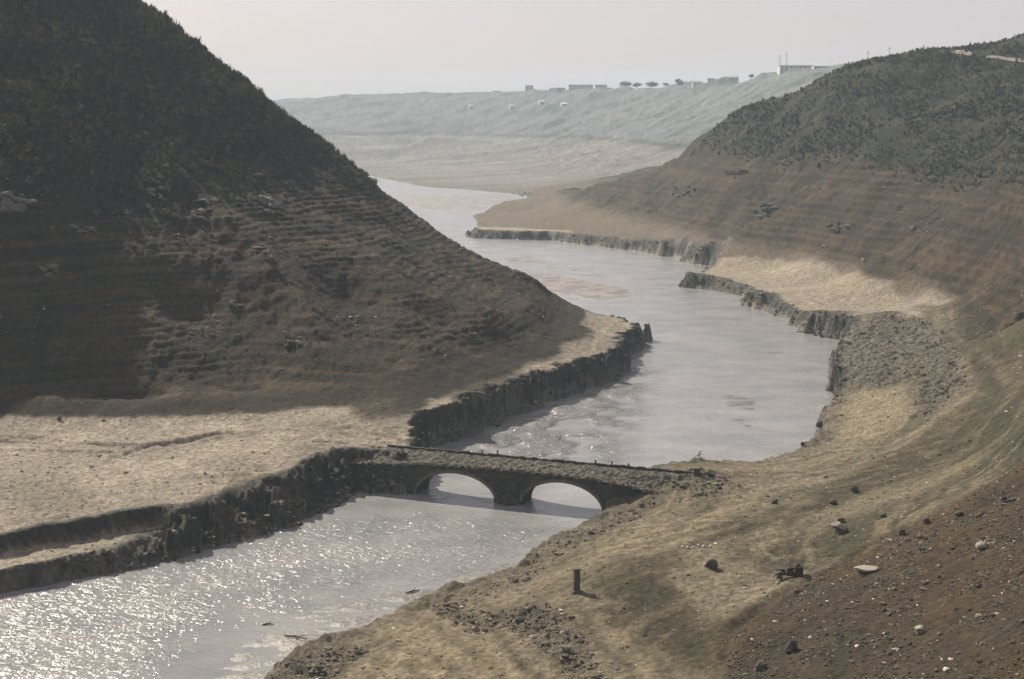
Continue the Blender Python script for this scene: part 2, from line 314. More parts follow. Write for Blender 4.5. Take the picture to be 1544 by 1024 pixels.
def fields(X, Y, full=True):
    """height and the masks the colours are built from"""
    b = base(X, Y)
    R = np.hypot(X, Y)
    near = R < 1700
    f = {}
    hillL = ss(b, 7.4, 15) * ((X < 30) & (Y > 230) & (Y < 800) & (X < 0.0 + 30))
    hillR = ss(b, 8, 16) * ((X > 30) & (Y > 330))
    nL = fbm(X / 34, Y / 34, 3, 3)
    n12 = fbm(X / 11, Y / 11, 3, 21)
    n3 = fbm(X / 2.6, Y / 2.6, 4, 5, 0.55)
    z = b + nL * (1.5 * hillL + 2.6 * hillR + 2.5 * ss(R, 1300, 2400)) + nL * hillL * ss(b, 50, 70) * 1.2 + n12 * (0.45 * np.maximum(hillL, hillR) + 0.22)
    for pl, am, wd in SPURS:
        d, _ = seg_dist(X + n12 * 2, Y + n12 * 2, pl); z = z + am * np.exp(-(d / wd) ** 2) * hillL
    for pl, am, wd in GULLIES:
        d, _ = seg_dist(X + n12 * 2, Y - n12 * 2, pl); z = z - am * np.exp(-(d / wd) ** 2) * hillL ** 2
    for pl, am, wd in RGULL:
        d, _ = seg_dist(X + n12 * 4, Y - n12 * 3, pl); z = z - am * np.exp(-(d / wd) ** 2) * hillR
    # craggy downhill ribs
    rib = ridged(X / 9 + n12 * 0.5, Y / 22, 3, 31)
    z = z + rib * hillL * 0.3 * (0.4 + ss(z, 30, 60))
    ribR = ridged(X / 16 + Y / 30, Y / 45 - X / 60, 3, 33)
    z = z + ribR * hillR * 0.5
    # old shorelines: the drawn-down reservoir left small benches on both hills
    st = ss(z, 9, 13) * (1 - ss(z, 44, 52)) * np.maximum(hillL, hillR)
    step = np.where(X > 30, 2.7, 1.2)
    u = (z + 0.5 * nL + 0.03 * n12) / step
    fr = u - np.floor(u)
    stepz = (np.floor(u) + ss(fr, 0.45, 0.98)) * step
    patch = 0.55 + 0.45 * np.clip(fbm(X / 40, Y / 40, 2, 77) * 1.6, -1, 1)
    z = z + (stepz - u * step) * st * np.where(X > 30, 0.95, 0.6) * patch
    micro = ridged(X / 1.5, Y / 1.3, 3, 55, 0.6)
    z = z + n3 * (0.15 + 0.10 * hillL + 0.18 * hillR) + micro * np.where(R < 480, 0.055, 0.0) * (0.25 + 0.9 * ss(fbm(X / 12, Y / 9, 3, 59), -0.5, 0.6)) * (1 + 0.8 * hillL)
    z = z + ridged(X / 4.0 + 0.25 * n12, Y / 11.0, 3, 57, 0.55) * hillL * 0.2 + ridged(X / 7.0 + Y / 40, Y / 24 - X / 60, 3, 58, 0.55) * hillR * 0.2
    # river and banks
    rough = np.zeros_like(X)
    for pl, am in ROUGH:
        s = sdf(X + n3 * 1.0, Y + n3 * 1.0, pl)
        rough = np.maximum(rough, ss(s + n12 * 2.2 + n3, -2.5, 5.0) * am)
    d = np.full(X.shape, 1e3)
    dn, ins = seg_dist(X[near], Y[near], RV, True)
    d[near] = np.where(ins, -dn, dn)
    shore = (X > np.where(Y < 238, -48, -13)) & (Y < 320)
    pt = ss(fbm(X / 9, Y / 9, 3, 311) + 0.25 * n3, -0.35, 0.35)
    rough = np.maximum(rough, shore * (d > 0) * (1 - ss(d, 2.5, 9.0)) * (0.25 + 0.75 * pt) * 0.9)
    # clods of cracked clay
    cl = ridged(X / 2.1 + 0.3 * n12, Y / 1.5, 3, 51, 0.6)
    cl2 = fbm(X / 4.5, Y / 3.0, 3, 53, 0.6)
    z = z + rough * (cl * 0.30 + cl2 * 0.75)
    ws = d + 0.9 * n12 + 2.2 * nL
    lines = ridged(ws / 5.5, X / 70 + 3, 2, 331, 0.6)
    lm = (X > np.where(Y < 238, -48, -13)) * (Y < 420) * ss(d, 4, 9) * (1 - ss(b, 13, 24))
    z = z + lm * 0.16 * lines
    flat = (1 - np.maximum(hillL, hillR)) * (R < 900)
    # hummocks on the flats
    hum = np.clip(fbm(X / 14, Y / 9, 2, 61), 0, 1)
    z = z + flat * hum * (np.clip(ridged(X / 1.6, Y / 1.3, 2, 63), -0.4, 1) * 0.16)
    jag = fbm(X / 13, Y / 13, 1, 42) * 1.6 * (1 - ss(R, 400, 520)) + fbm(X / 5.5, Y / 5.5, 2, 41) * 1.9 * (1 - 0.7 * ss(R, 400, 520)) + n3 * 0.9 * (1 - ss(R, 400, 500)) + fbm(X / 16, Y / 22, 2, 43) * 2.6 * ss(R, 380, 480)
    gentle = 1 - ss(z, 1.4, 3.6)
    d = d + jag * (1 - 0.35 * gentle) * (0.35 + 0.65 * ss(R, 180, 320))
    # ledge half way down the near left bank
    lf = sdf(X + n3, Y + n3, LEDGE)
    zl = np.where(lf > -0.6, np.minimum(z, 3.1 + 0.35 * n12 + 0.25 * n3 + (z - 3.1) * ss(-lf, -0.4, 0.6)), z)
    z = zl
    mound = np.exp(-(seg_dist(X, Y, MOUND)[0] / 9.0) ** 2)
    wd = 1.1 + 5.5 * mound + 1.6 * ss(R, 420, 560) + 0.34 * np.clip(z, 0, 7) * (1 + 0.5 * np.clip(fbm(X / 13, Y / 13, 1, 45), -0.8, 1.2))
    t = ss(d / wd, 0.0, 1.0)
    lump = np.clip(fbm(X / 3.2, Y / 3.2, 4, 47, 0.65) * (1 - ss(R, 420, 520)) + fbm(X / 7, Y / 14, 3, 49, 0.65) * ss(R, 420, 520), -1, 1) * 4 * t * (1 - t) * np.clip(z, 0, 6) * 0.42
    zz = -1.4 + (z + 1.4) * (0.62 * t + 0.38 * ss(d / wd, -0.25, 0.35)) + lump
    zz = np.where(d > wd, z, zz)
    bank = ss(d, -2.0, 0.2) * (1 - ss(d / wd, 0.95, 1.35)) * ss(z, 2.0, 3.6)
    bank = np.maximum(bank, ss(lf, -2.4, -1.5) * (1 - ss(lf, 0.0, 0.5)) * (d > 3))  # shade of the steep ledge wall, painted with the dark bank colour
    z = zz
    inr = d < 0
    z = np.where(inr & (R < 1700), np.minimum(z, -0.25 + 0.1 * n3), z)
    bar = np.zeros_like(X)
    for pl, lv in BARS:
        s = sdf(X + n12 * 1.5, Y + n12, pl)
        sc_ = ss(s, -1.5, 3.5)
        flow = fbm((X * 0.75 + Y * .3) / 9, (Y - X * 0.3) / 3.0, 4, 71, 0.65)
        zb = lv - 0.10 + 0.24 * flow * sc_ + 0.10 * sc_
        z = np.where((sc_ > 0) & (d < 1.5), np.maximum(z, np.where(sc_ > 0.02, zb, -1)), z)
        bar = np.maximum(bar, sc_)
    z = np.where((d > 1.0) & (R < 1800), np.maximum(z, 0.22 + 0.1 * n3), z)
    z = np.where(R >= 1500, np.maximum(z, 0.6), z)
    f.update(lines=lines, lm=lm, b=b, R=R, hillL=hillL, hillR=hillR, nL=nL, n12=n12, n3=n3, rough=rough, d=d, bank=bank, bar=bar, hum=hum, st=st, rib=rib, cl=cl, ribR=ribR, ledge=lf)
    for i, pl in enumerate(CREASE[:5]):
        dd, _ = seg_dist(X + n12 * 0.8, Y + n12 * 0.8, pl)
        z = z - 0.5 * np.exp(-(dd / 0.9) ** 2) * (d > 2) + 0.2 * np.exp(-((dd - 1.8) / 0.9) ** 2) * (d > 2)
    return z, f

def height(X, Y):
    return fields(np.asarray(X, float), np.asarray(Y, float))[0]

# ------------------------------------------------------------------ colour of the ground, per vertex (what it is made of, with some shade and haze painted in)
def mixc(c, col, m):
    return c * (1 - m[..., None]) + np.array(col) * m[..., None]

RED = poly([(1060, 1100, 7), (1075, 1024, 7), (1108, 945, 7.4), (1180, 895, 7.8), (1250, 862, 8.3), (1330, 815, 9.5), (1390, 785, 11), (1470, 742, 13), (1544, 702, 16), (1700, 650, 30), (1900, 900, 40), (1900, 1400, 40), (1000, 1400, 8)])
OLIVE = poly([(890, 885, 6.3), (1000, 838, 6.6), (1110, 812, 6.6), (1240, 770, 7), (1330, 735, 7.4), (1470, 700, 10), (1700, 600, 30), (1700, 420, 36), (1544, 430, 22), (1440, 450, 12), (1385, 456, 8), (1400, 500, 9.5), (1460, 560, 11), (1475, 610, 9.5),
              (1400, 650, 7), (1300, 705, 6), (1200, 740, 6), (1120, 770, 6), (1060, 806, 6.5), (1000, 870, 6.6), (1080, 940, 7), (1250, 870, 8.3), (1400, 790, 11), (1544, 705, 16), (1544, 760, 18), (1120, 960, 7.6), (1060, 1010, 6.9), (960, 960, 6)])
SILT = [poly([(1085, 390), (1180, 398), (1260, 418), (1368, 456), (1300, 470), (1230, 476), (1190, 455), (1130, 428), (1040, 408)], 6),
        poly([(1262, 600, 3), (1300, 585, 5), (1370, 590, 6), (1385, 625, 6.5), (1320, 655, 5), (1240, 665, 1.5)]),
        poly([(600, 935, 2.8), (700, 925, 3.4), (780, 960, 4.3), (830, 1024, 4.8), (840, 1100, 5), (600, 1100, 3), (520, 1024, 2.7)]),
        poly([(708, 342), (860, 352), (870, 362), (708, 352)], 3.3),
        poly([(895, 830, 5), (1000, 780, 5.5), (1150, 755, 6), (1280, 720, 6), (1200, 772, 6.4), (1060, 805, 6.5), (950, 838, 6.5)])]
GREENFAR = poly([(860, 200, 'x')] if False else [(760, 190, 40), (900, 196, 40), (1060, 190, 46)], 40)

DARKOL = poly([(1110, 842, 7), (1240, 802, 7.2), (1330, 762, 8), (1450, 712, 11), (1544, 662, 15), (1700, 600, 26), (1700, 640, 28), (1544, 700, 16), (1390, 788, 11), (1250, 862, 8.2), (1190, 885, 7.6)])

def colours(X, Y, z, f):
    n12, n3, nL, R = f['n12'], f['n3'], f['nL'], f['R']
    pn = fbm(X / 22, Y / 22, 3, 81)
    fn = fbm(X / 1.1, Y / 1.1, 2, 83, 0.7)
    mn = fbm(X / 5, Y / 4, 3, 85, 0.6)
    c = np.ones(X.shape + (3,)) * np.array((0.245, 0.215, 0.172))          # river silt of the flats
    c = mixc(c, (0.185, 0.168, 0.138), ss(pn + 0.4 * mn, -0.1, 0.7) * 0.75)
    c = mixc(c, (0.31, 0.27, 0.22), ss(-pn + 0.3 * mn, 0.15, 0.7) * 0.6)
    c = mixc(c, (0.13, 0.118, 0.096), f['hum'] * ss(n3, 0, 0.7) * 0.9)
    right = X > np.where(Y < 238, -48, -13)
    ol = ss(sdf(X + n12 * 2, Y + n12 * 2, OLIVE), -2.5, 2.5)
    c = mixc(c, (0.125, 0.110, 0.078), ((Y < 330) & right) * (0.35 + 0.5 * ss(pn + 0.3 * mn, -0.3, 0.6)))
    c = mixc(c, (0.092, 0.082, 0.054), ol * 0.94)
    c = mixc(c, (0.068, 0.063, 0.040), ol * ss(pn + 0.5 * mn, -0.1, 0.7) * 0.6)
    dk = ss(sdf(X + n12 * 2, Y + n12 * 2, DARKOL), -2.5, 3.5)
    c = mixc(c, (0.046, 0.044, 0.028), dk * (0.65 + 0.3 * ss(mn, -.3, .4)))
    for pl in SILT:
        s = ss(sdf(X + n12 * 1.5, Y + n12 * 1.5, pl), -1.5, 3)
        c = mixc(c, (0.27, 0.232, 0.178), s * (0.6 + 0.35 * ss(pn + .4 * mn, -0.5, 0.5)))
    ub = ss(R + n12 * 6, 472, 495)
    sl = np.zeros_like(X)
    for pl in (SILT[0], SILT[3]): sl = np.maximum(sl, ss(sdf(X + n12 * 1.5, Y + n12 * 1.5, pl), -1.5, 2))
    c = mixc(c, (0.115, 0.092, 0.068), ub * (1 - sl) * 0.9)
    rd = ss(sdf(X + n12 * 1.8 + n3 * .8, Y + n12 * 1.8, RED) + 0.8 * mn, -2.0, 2.6)
    c = mixc(c, (0.088, 0.065, 0.043), rd)
    c = mixc(c, (0.070, 0.059, 0.043), rd * ss(pn + 0.6 * mn, -0.2, 0.6) * 0.8)
    edge = np.exp(-(np.abs(sdf(X, Y, RED) - 3.0) / 2.5) ** 2)
    c = mixc(c, (0.140, 0.085, 0.052), rd * edge * ss(Y, 165, 190) * 0.7)
    c = mixc(c, (0.110, 0.072, 0.046), rd * ss(-pn + 0.4 * mn, 0.15, 0.7) * 0.5)
    up = (X > 70) & (Y < 420)
    c = mixc(c, (0.105, 0.082, 0.052), up * ss(f['b'], 17, 28) * (1 - rd))
    lw = f['lm'] * ss(mn + pn, -1.0, 0.4)
    c = mixc(c, (0.25, 0.215, 0.160), lw * ss(f['lines'], 0.65, 1.35) * 0.55 * (1 - 0.8 * rd))
    c = mixc(c, (0.060, 0.054, 0.038), lw * ss(-f['lines'], -0.35, 0.5) * 0.55)
    for i, pl in enumerate(PALE_TRACKS):
        dd, _ = seg_dist(X + n12 * 1.0, Y + n12 * 1.0, pl)
        c = mixc(c, (0.27, 0.235, 0.18), np.exp(-(dd / 0.8) ** 2) * 0.5 * ss(mn, -.9, .3))
        c = mixc(c, (0.08, 0.07, 0.048), np.exp(-((dd - 2.0) / 0.8) ** 2) * 0.45)
    # left hill
    hl = ss(f['b'] + 0.30 * n12 + 0.22 * mn, 7.3, 8.0) * (f['hillL'] > 0); zz = f['b'] + 3 * n12 + 4 * nL
    band = fbm((z + 0.5 * nL) / 1.6, X / 90, 3, 87, 0.7)
    low = np.array((0.066, 0.048, 0.032))
    cl = np.ones(X.shape + (3,)) * low
    cl = mixc(cl, (0.100, 0.078, 0.054), ss(band + 0.6 * pn, -0.1, 1.0) * 0.8)
    cl = mixc(cl, (0.040, 0.037, 0.029), ss(-band - 0.6 * pn, -0.1, 0.6) * 0.6)
    cl = mixc(cl, (0.045, 0.040, 0.031), ss(14 - f['b'] + n12, 0, 5) * 0.5)  # darker foot: dark soil, and the hill's shadow put into the colour
    fr = np.abs(((z + 0.5 * nL) / 1.2) % 1 - 0.15)
    cl = mixc(cl, (0.14, 0.115, 0.085), np.exp(-(fr / 0.09) ** 2) * f['st'] * 0.6 * ss(pn, -.7, .3))
    ln1 = ss(ridged((z + 0.4 * nL) / 2.3, X / 160 + 7, 2, 301, 0.7), 0.75, 1.45)
    ln2 = ss(-fbm((z + 0.4 * nL) / 1.5, X / 130, 2, 303, 0.7), 0.1, 0.7)
    cl = mixc(cl, (0.17, 0.13, 0.092), ln1 * ss(f['b'], 8, 12) * (0.35 + 0.4 * ss(pn + n12, -0.8, 0.5)))
    cl = mixc(cl, (0.030, 0.027, 0.021), ln2 * 0.65)
    veg = ss(zz, 42, 52)
    cl = mixc(cl, (0.026, 0.030, 0.020), veg * 0.9)
    cl = mixc(cl, (0.060, 0.050, 0.033), veg * ss(n12 + 0.5 * n3, 0.25, 0.8) * 0.5)
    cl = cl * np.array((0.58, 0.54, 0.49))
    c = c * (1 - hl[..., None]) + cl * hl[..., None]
    # right hill
    hr = f['hillR'] * (R < 1250)
    bandr = fbm((z + 0.5 * nL) / 2.2, X / 150, 3, 89, 0.7)
    cr = np.ones(X.shape + (3,)) * np.array((0.078, 0.064, 0.048))
    cr = mixc(cr, (0.100, 0.076, 0.055), ss(pn + 0.5 * bandr, -0.1, 0.7) * 0.7)
    cr = mixc(cr, (0.060, 0.054, 0.044), ss(f['ribR'] - 0.4 * pn, 0.2, 1.2) * 0.6)
    cr = mixc(cr, (0.058, 0.052, 0.040), ss(mn + 0.4 * f['ribR'], 0.2, 1.0) * 0.6)
    fr = np.abs(((z + 0.5 * nL) / 2.7) % 1 - 0.15)
    cr = mixc(cr, (0.14, 0.108, 0.082), np.exp(-(fr / 0.1) ** 2) * f['st'] * 0.6)
    ln1 = ss(ridged((z + 0.4 * nL) / 3.0, X / 260 + 7, 2, 305, 0.7), 0.7, 1.4)
    ln2 = ss(-fbm((z + 0.4 * nL) / 2.2, X / 200, 2, 307, 0.7), 0.1, 0.7)
    cr = mixc(cr, (0.155, 0.115, 0.083), ln1 * (0.4 + 0.4 * ss(pn + n12, -0.8, 0.5)))
    cr = mixc(cr, (0.045, 0.037, 0.030), ln2 * 0.65)
    vr = ss(f['b'] + 2 * n12 + 3 * nL, 42, 52)
    cr = mixc(cr, (0.040, 0.043, 0.030), vr * 0.92)
    cr = mixc(cr, (0.068, 0.060, 0.040), vr * ss(pn + 0.4 * n12, 0.1, 0.6) * 0.6)
    cr = mixc(cr, (0.075, 0.082, 0.042), vr * ss(fbm(X / 30 + Y / 60, Y / 50, 3, 97), 0.2, 0.6) * 0.6)
    blot = fbm(X / 13, Y / 20, 4, 98, 0.6)
    cr = mixc(cr, (0.045, 0.044, 0.036), ss(blot, 0.05, 0.6) * 0.6)
    cr = mixc(cr, (0.150, 0.115, 0.085), ss(-blot + 0.5 * mn, 0.3, 0.9) * 0.5)
    cr = cr * np.array((0.68, 0.63, 0.57))
    c = c * (1 - hr[..., None]) + cr * hr[..., None]
    # far land
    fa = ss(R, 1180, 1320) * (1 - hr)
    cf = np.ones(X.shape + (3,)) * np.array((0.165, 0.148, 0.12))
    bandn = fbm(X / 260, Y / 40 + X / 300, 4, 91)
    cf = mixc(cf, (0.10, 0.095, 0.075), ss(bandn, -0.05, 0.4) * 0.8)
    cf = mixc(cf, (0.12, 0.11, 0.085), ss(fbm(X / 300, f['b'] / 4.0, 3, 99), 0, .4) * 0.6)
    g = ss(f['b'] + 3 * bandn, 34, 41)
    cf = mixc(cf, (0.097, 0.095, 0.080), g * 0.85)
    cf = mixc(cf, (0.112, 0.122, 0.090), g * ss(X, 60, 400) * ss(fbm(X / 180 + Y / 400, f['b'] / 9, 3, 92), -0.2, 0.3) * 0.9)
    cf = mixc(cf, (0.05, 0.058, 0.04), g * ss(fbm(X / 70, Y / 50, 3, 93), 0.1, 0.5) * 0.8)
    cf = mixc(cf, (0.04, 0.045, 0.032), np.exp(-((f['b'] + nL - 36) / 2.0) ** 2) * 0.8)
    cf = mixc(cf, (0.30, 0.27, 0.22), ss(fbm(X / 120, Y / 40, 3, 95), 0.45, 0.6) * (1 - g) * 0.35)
    cf = cf * (np.array((1.14, 1.12, 1.25)) * (1 - g[..., None]) + np.array((1.30, 1.36, 1.62)) * g[..., None])  # paler and bluer: distance haze painted into the far land
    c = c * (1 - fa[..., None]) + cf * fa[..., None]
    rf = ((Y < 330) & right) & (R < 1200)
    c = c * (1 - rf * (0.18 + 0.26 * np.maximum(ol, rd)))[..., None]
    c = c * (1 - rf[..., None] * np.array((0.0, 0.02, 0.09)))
    c = c * (1 + 0.16 * ((~right) & (R < 500) & (f['b'] < 7.6)))[..., None]
    # clay of the banks with painted shade on the ledge wall, rubbly clay, wet bars
    c = mixc(c, (0.036, 0.034, 0.029), f['bank'] * 0.95 * (1 - 0.1 * ss(R, 430, 600)))
    c = mixc(c, (0.20, 0.18, 0.145), f['bank'] * ss(fn + 0.8 * n3, 0.8, 1.3) * 0.5)
    c = mixc(c, (0.20, 0.175, 0.14), f['bank'] * ss(R, 480, 650) * ss(fbm(X / 6, Y / 12, 2, 96), 0.2, .6) * 0.5)
    c = mixc(c, (0.062, 0.056, 0.045), f['rough'] * ss(f['cl'] + n3 + mn, -0.9, 0.9) * 0.85)
    c = mixc(c, (0.17, 0.15, 0.12), f['rough'] * ss(f['cl'] - n3, 0.5, 1.4) * 0.6)
    wet = (f['d'] < 1.0) & (R < 1700)
    c = mixc(c, (0.125, 0.115, 0.098), wet * 1.0)
    c = mixc(c, (0.235, 0.20, 0.165), wet * ss(R, 420, 520) * ss(fbm(X / 9, Y / 7, 2, 341), -0.6, 0.3))
    c = c * (1 + 0.38 * fn + 0.15 * n3)[..., None]
    lum_ = c.mean(-1, keepdims=True); sat_ = np.where(R < 1200, 1.22, 1.0)[..., None]
    c = np.maximum(lum_ + (c - lum_) * sat_, 0.004)
    return np.clip(c * 0.78 * (1 + 0.16 * mn)[..., None], 0.008, 0.6)

# ------------------------------------------------------------------ materials
def mat(name, build):
    m = bpy.data.materials.new(name); m.use_nodes = True
    t = m.node_tree; bs = t.nodes['Principled BSDF']
    build(t, bs)
    return m

def N(t, typ, **kw):
    n = t.nodes.new(typ)
    for k, v in kw.items(): setattr(n, k, v)
    return n

def noise_node(t, scale, detail=5, rough=0.6, vec=None):
    n = N(t, 'ShaderNodeTexNoise')
    n.inputs['Scale'].default_value = scale; n.inputs['Detail'].default_value = detail; n.inputs['Roughness'].default_value = rough
    if vec is not None: t.links.new(vec, n.inputs['Vector'])
    return n

def ramp(t, src, a0, v0, a1, v1):
    r = N(t, 'ShaderNodeMapRange')
    r.inputs[1].default_value = a0; r.inputs[2].default_value = a1; r.inputs[3].default_value = v0; r.inputs[4].default_value = v1
    t.links.new(src, r.inputs[0]); return r.outputs[0]

def ground_build(t, bs, bump=1.0, rough=0.95):
    g = N(t, 'ShaderNodeNewGeometry'); at = N(t, 'ShaderNodeAttribute', attribute_name='Col')
    n1 = noise_node(t, 1.3, 6, 0.7, g.outputs['Position']); n2 = noise_node(t, 6.0, 3, 0.6, g.outputs['Position'])
    mul = N(t, 'ShaderNodeMix', data_type='RGBA', blend_type='MULTIPLY'); mul.inputs[0].default_value = 1
    t.links.new(at.outputs['Color'], mul.inputs[6])
    s = ramp(t, n1.outputs[0], 0.3, 0.5, 0.7, 1.5)
    cmb = N(t, 'ShaderNodeCombineColor')
    for i in range(3): t.links.new(s, cmb.inputs[i])
    t.links.new(cmb.outputs[0], mul.inputs[7])
    t.links.new(mul.outputs[2], bs.inputs['Base Color'])
    bs.inputs['Roughness'].default_value = rough
    bs.inputs['Specular IOR Level'].default_value = 0.15
    b1 = N(t, 'ShaderNodeBump'); b1.inputs['Strength'].default_value = 0.9; b1.inputs['Distance'].default_value = 0.5 * bump
    b2 = N(t, 'ShaderNodeBump'); b2.inputs['Strength'].default_value = 0.8; b2.inputs['Distance'].default_value = 0.12 * bump
    t.links.new(n1.outputs[0], b1.inputs['Height']); t.links.new(n2.outputs[0], b2.inputs['Height'])
    t.links.new(b1.outputs[0], b2.inputs['Normal']); t.links.new(b2.outputs[0], bs.inputs['Normal'])

M_ground = mat('silt_ground', lambda t, b: ground_build(t, b, 1.1))
M_hill = mat('hill_soil', lambda t, b: ground_build(t, b, 2.2))
M_far = mat('far_fields', lambda t, b: ground_build(t, b, 1.0))
M_mud = mat('wet_mud', lambda t, b: (ground_build(t, b, 0.35, 0.38), b.inputs['Specular IOR Level'].__setattr__('default_value', 0.6)))
M_bank = mat('bank_clay', lambda t, b: ground_build(t, b, 1.0, 0.8))

def water_build(t, bs):
    g = N(t, 'ShaderNodeNewGeometry'); at = N(t, 'ShaderNodeAttribute', attribute_name='Wave')
    sep = N(t, 'ShaderNodeSeparateColor'); t.links.new(at.outputs['Color'], sep.inputs[0])
    mp = N(t, 'ShaderNodeMapping'); mp.inputs['Rotation'].default_value = (0, 0, math.radians(-22)); mp.inputs['Scale'].default_value = (0.7, 1.0, 1)
    t.links.new(g.outputs['Position'], mp.inputs[0])
    n1 = noise_node(t, 0.95, 3, 0.55, mp.outputs[0]); n1.inputs['Distortion'].default_value = 0.6
    n2 = noise_node(t, 3.2, 2, 0.5, mp.outputs[0])
    n3 = noise_node(t, 0.09, 7, 0.65, mp.outputs[0])
    mul = N(t, 'ShaderNodeMath', operation='MULTIPLY'); t.links.new(n1.outputs[0], mul.inputs[0]); t.links.new(sep.outputs[0], mul.inputs[1])
    mu2 = N(t, 'ShaderNodeMath', operation='MULTIPLY'); t.links.new(n2.outputs[0], mu2.inputs[0]); t.links.new(sep.outputs[0], mu2.inputs[1])
    b1 = N(t, 'ShaderNodeBump'); b1.inputs['Strength'].default_value = 1; b1.inputs['Distance'].default_value = 1.0
    b2 = N(t, 'ShaderNodeBump'); b2.inputs['Strength'].default_value = 1; b2.inputs['Distance'].default_value = 0.22
    t.links.new(mul.outputs[0], b1.inputs['Height']); t.links.new(mu2.outputs[0], b2.inputs['Height'])
    t.links.new(b1.outputs[0], b2.inputs['Normal']); t.links.new(b2.outputs[0], bs.inputs['Normal'])
    mx = N(t, 'ShaderNodeMix', data_type='RGBA')
    mx.inputs[6].default_value = (0.155, 0.158, 0.156, 1); mx.inputs[7].default_value = (0.235, 0.228, 0.215, 1)
    t.links.new(ramp(t, n3.outputs[0], 0.35, 0, 0.65, 1), mx.inputs[0])
    t.links.new(mx.outputs[2], bs.inputs['Base Color'])
    t.links.new(sep.outputs[1], bs.inputs['Roughness'])
    bs.inputs['IOR'].default_value = 1.333
    bs.inputs['Specular IOR Level'].default_value = 0.5
M_water = mat('silty_water', water_build)

def plain(name, col, rough=0.85, var=0.25, scale=3.0, bump=0.05, metal=0.0):
    def bld(t, bs):
        g = N(t, 'ShaderNodeTexCoord')
        n = noise_node(t, scale, 5, 0.65, g.outputs['Object'])
        mx = N(t, 'ShaderNodeMix', data_type='RGBA')
        mx.inputs[6].default_value = tuple(v * (1 - var) for v in col) + (1,)
        mx.inputs[7].default_value = tuple(min(v * (1 + var), 1) for v in col) + (1,)
        t.links.new(ramp(t, n.outputs[0], 0.3, 0, 0.7, 1), mx.inputs[0]); t.links.new(mx.outputs[2], bs.inputs['Base Color'])
        bs.inputs['Roughness'].default_value = rough; bs.inputs['Metallic'].default_value = metal
        bs.inputs['Specular IOR Level'].default_value = 0.2
        b = N(t, 'ShaderNodeBump'); b.inputs['Strength'].default_value = 0.8; b.inputs['Distance'].default_value = bump
        t.links.new(n.outputs[0], b.inputs['Height']); t.links.new(b.outputs[0], bs.inputs['Normal'])
    return mat(name, bld)

def attr_build(t, bs):
    at = N(t, 'ShaderNodeAttribute', attribute_name='Col')
    t.links.new(at.outputs['Color'], bs.inputs['Base Color']); bs.inputs['Roughness'].default_value = 0.95
    bs.inputs['Specular IOR Level'].default_value = 0.1
M_scrub = mat('scrub_leaf', attr_build)
M_stone = mat('loose_stone', attr_build)

# ------------------------------------------------------------------ mesh builders
def np_mesh(name, V, F, mt, col=None, smooth=True, attr='Col'):
    me = bpy.data.meshes.new(name)
    V = np.ascontiguousarray(V, np.float32); F = np.ascontiguousarray(F, np.int32)
    k = F.shape[1]
    me.vertices.add(len(V)); me.vertices.foreach_set('co', V.ravel())
    me.loops.add(F.size); me.loops.foreach_set('vertex_index', F.ravel())
    me.polygons.add(len(F)); me.polygons.foreach_set('loop_start', np.arange(0, F.size, k, dtype=np.int32))
    me.polygons.foreach_set('use_smooth', np.full(len(F), smooth))
    me.update(calc_edges=True)
    if col is not None:
        ca = me.color_attributes.new(attr, 'FLOAT_COLOR', 'POINT')
        ca.data.foreach_set('color', np.c_[col, np.ones(len(col))].astype(np.float32).ravel())
    me.materials.append(mt)
    o = bpy.data.objects.new(name, me); COL.objects.link(o)
    return o

# ------------------------------------------------------------------ terrain: one polar sheet, fine where the picture looks
def spacing():
    rs = [3.0]
    while rs[-1] < 9000:
        r = rs[-1]
        if r < 100: d = 5.0
        elif r < 130: d = 0.6
        elif r < 460: d = 0.50
        elif r < 900: d = 0.50 + (r - 460) * 0.0030
        elif r < 1700: d = 1.8 + (r - 900) * 0.006
        elif r < 2900: d = 8 + (r - 1700) * 0.012
        else: d = (r - 2600) * 0.25
        rs.append(r + d)
    return np.array(rs)
rs = spacing()
fine = np.linspace(-21.5, 21.5, 721)
left = -np.cumsum(np.geomspace(0.08, 12, 34)); left = left * (158.5 / -left[-1])
az = np.radians(np.concatenate([(-21.5 + left)[::-1], fine, (21.5 - left)]))
AZ, RR = np.meshgrid(az, rs, indexing='xy')
TX = (np.sin(AZ) * RR); TY = (np.cos(AZ) * RR)
TZ, FF = fields(TX, TY)
TC = colours(TX, TY, TZ, FF)
nr, na = TX.shape
idx = np.arange(nr * na).reshape(nr, na)
quads = np.stack([idx[:-1, :-1], idx[:-1, 1:], idx[1:, 1:], idx[1:, :-1]], -1).reshape(-1, 4)
V = np.stack([TX, TY, TZ], -1).reshape(-1, 3); C3 = TC.reshape(-1, 3)
def fm(a): return a.ravel()[quads].mean(1)
hL, hR, Rm, bk, dm = fm(FF['hillL']), fm(FF['hillR']), fm(FF['R']), fm(FF['bank']), fm(FF['d'])
cls = np.zeros(len(quads), int)                      # 0 ground
cls[(hL > 0.5)] = 1
cls[(hR > 0.5) & (Rm < 1250)] = 2
cls[(Rm >= 1250)] = 3
cls[(bk > 0.4) & (Rm < 1200)] = 4
cls[(dm < -0.3) & (Rm < 1700)] = 5
for k, (nm, mt) in enumerate([('ground', M_ground), ('left_hill', M_hill), ('right_hill', M_hill), ('far_hills', M_far), ('riverbank', M_bank), ('riverbed', M_mud)]):
    q = quads[cls == k]
    u, inv = np.unique(q, return_inverse=True)
    o = np_mesh(nm, V[u], inv.reshape(-1, 4), mt, C3[u])
    o['kind'] = 'structure'

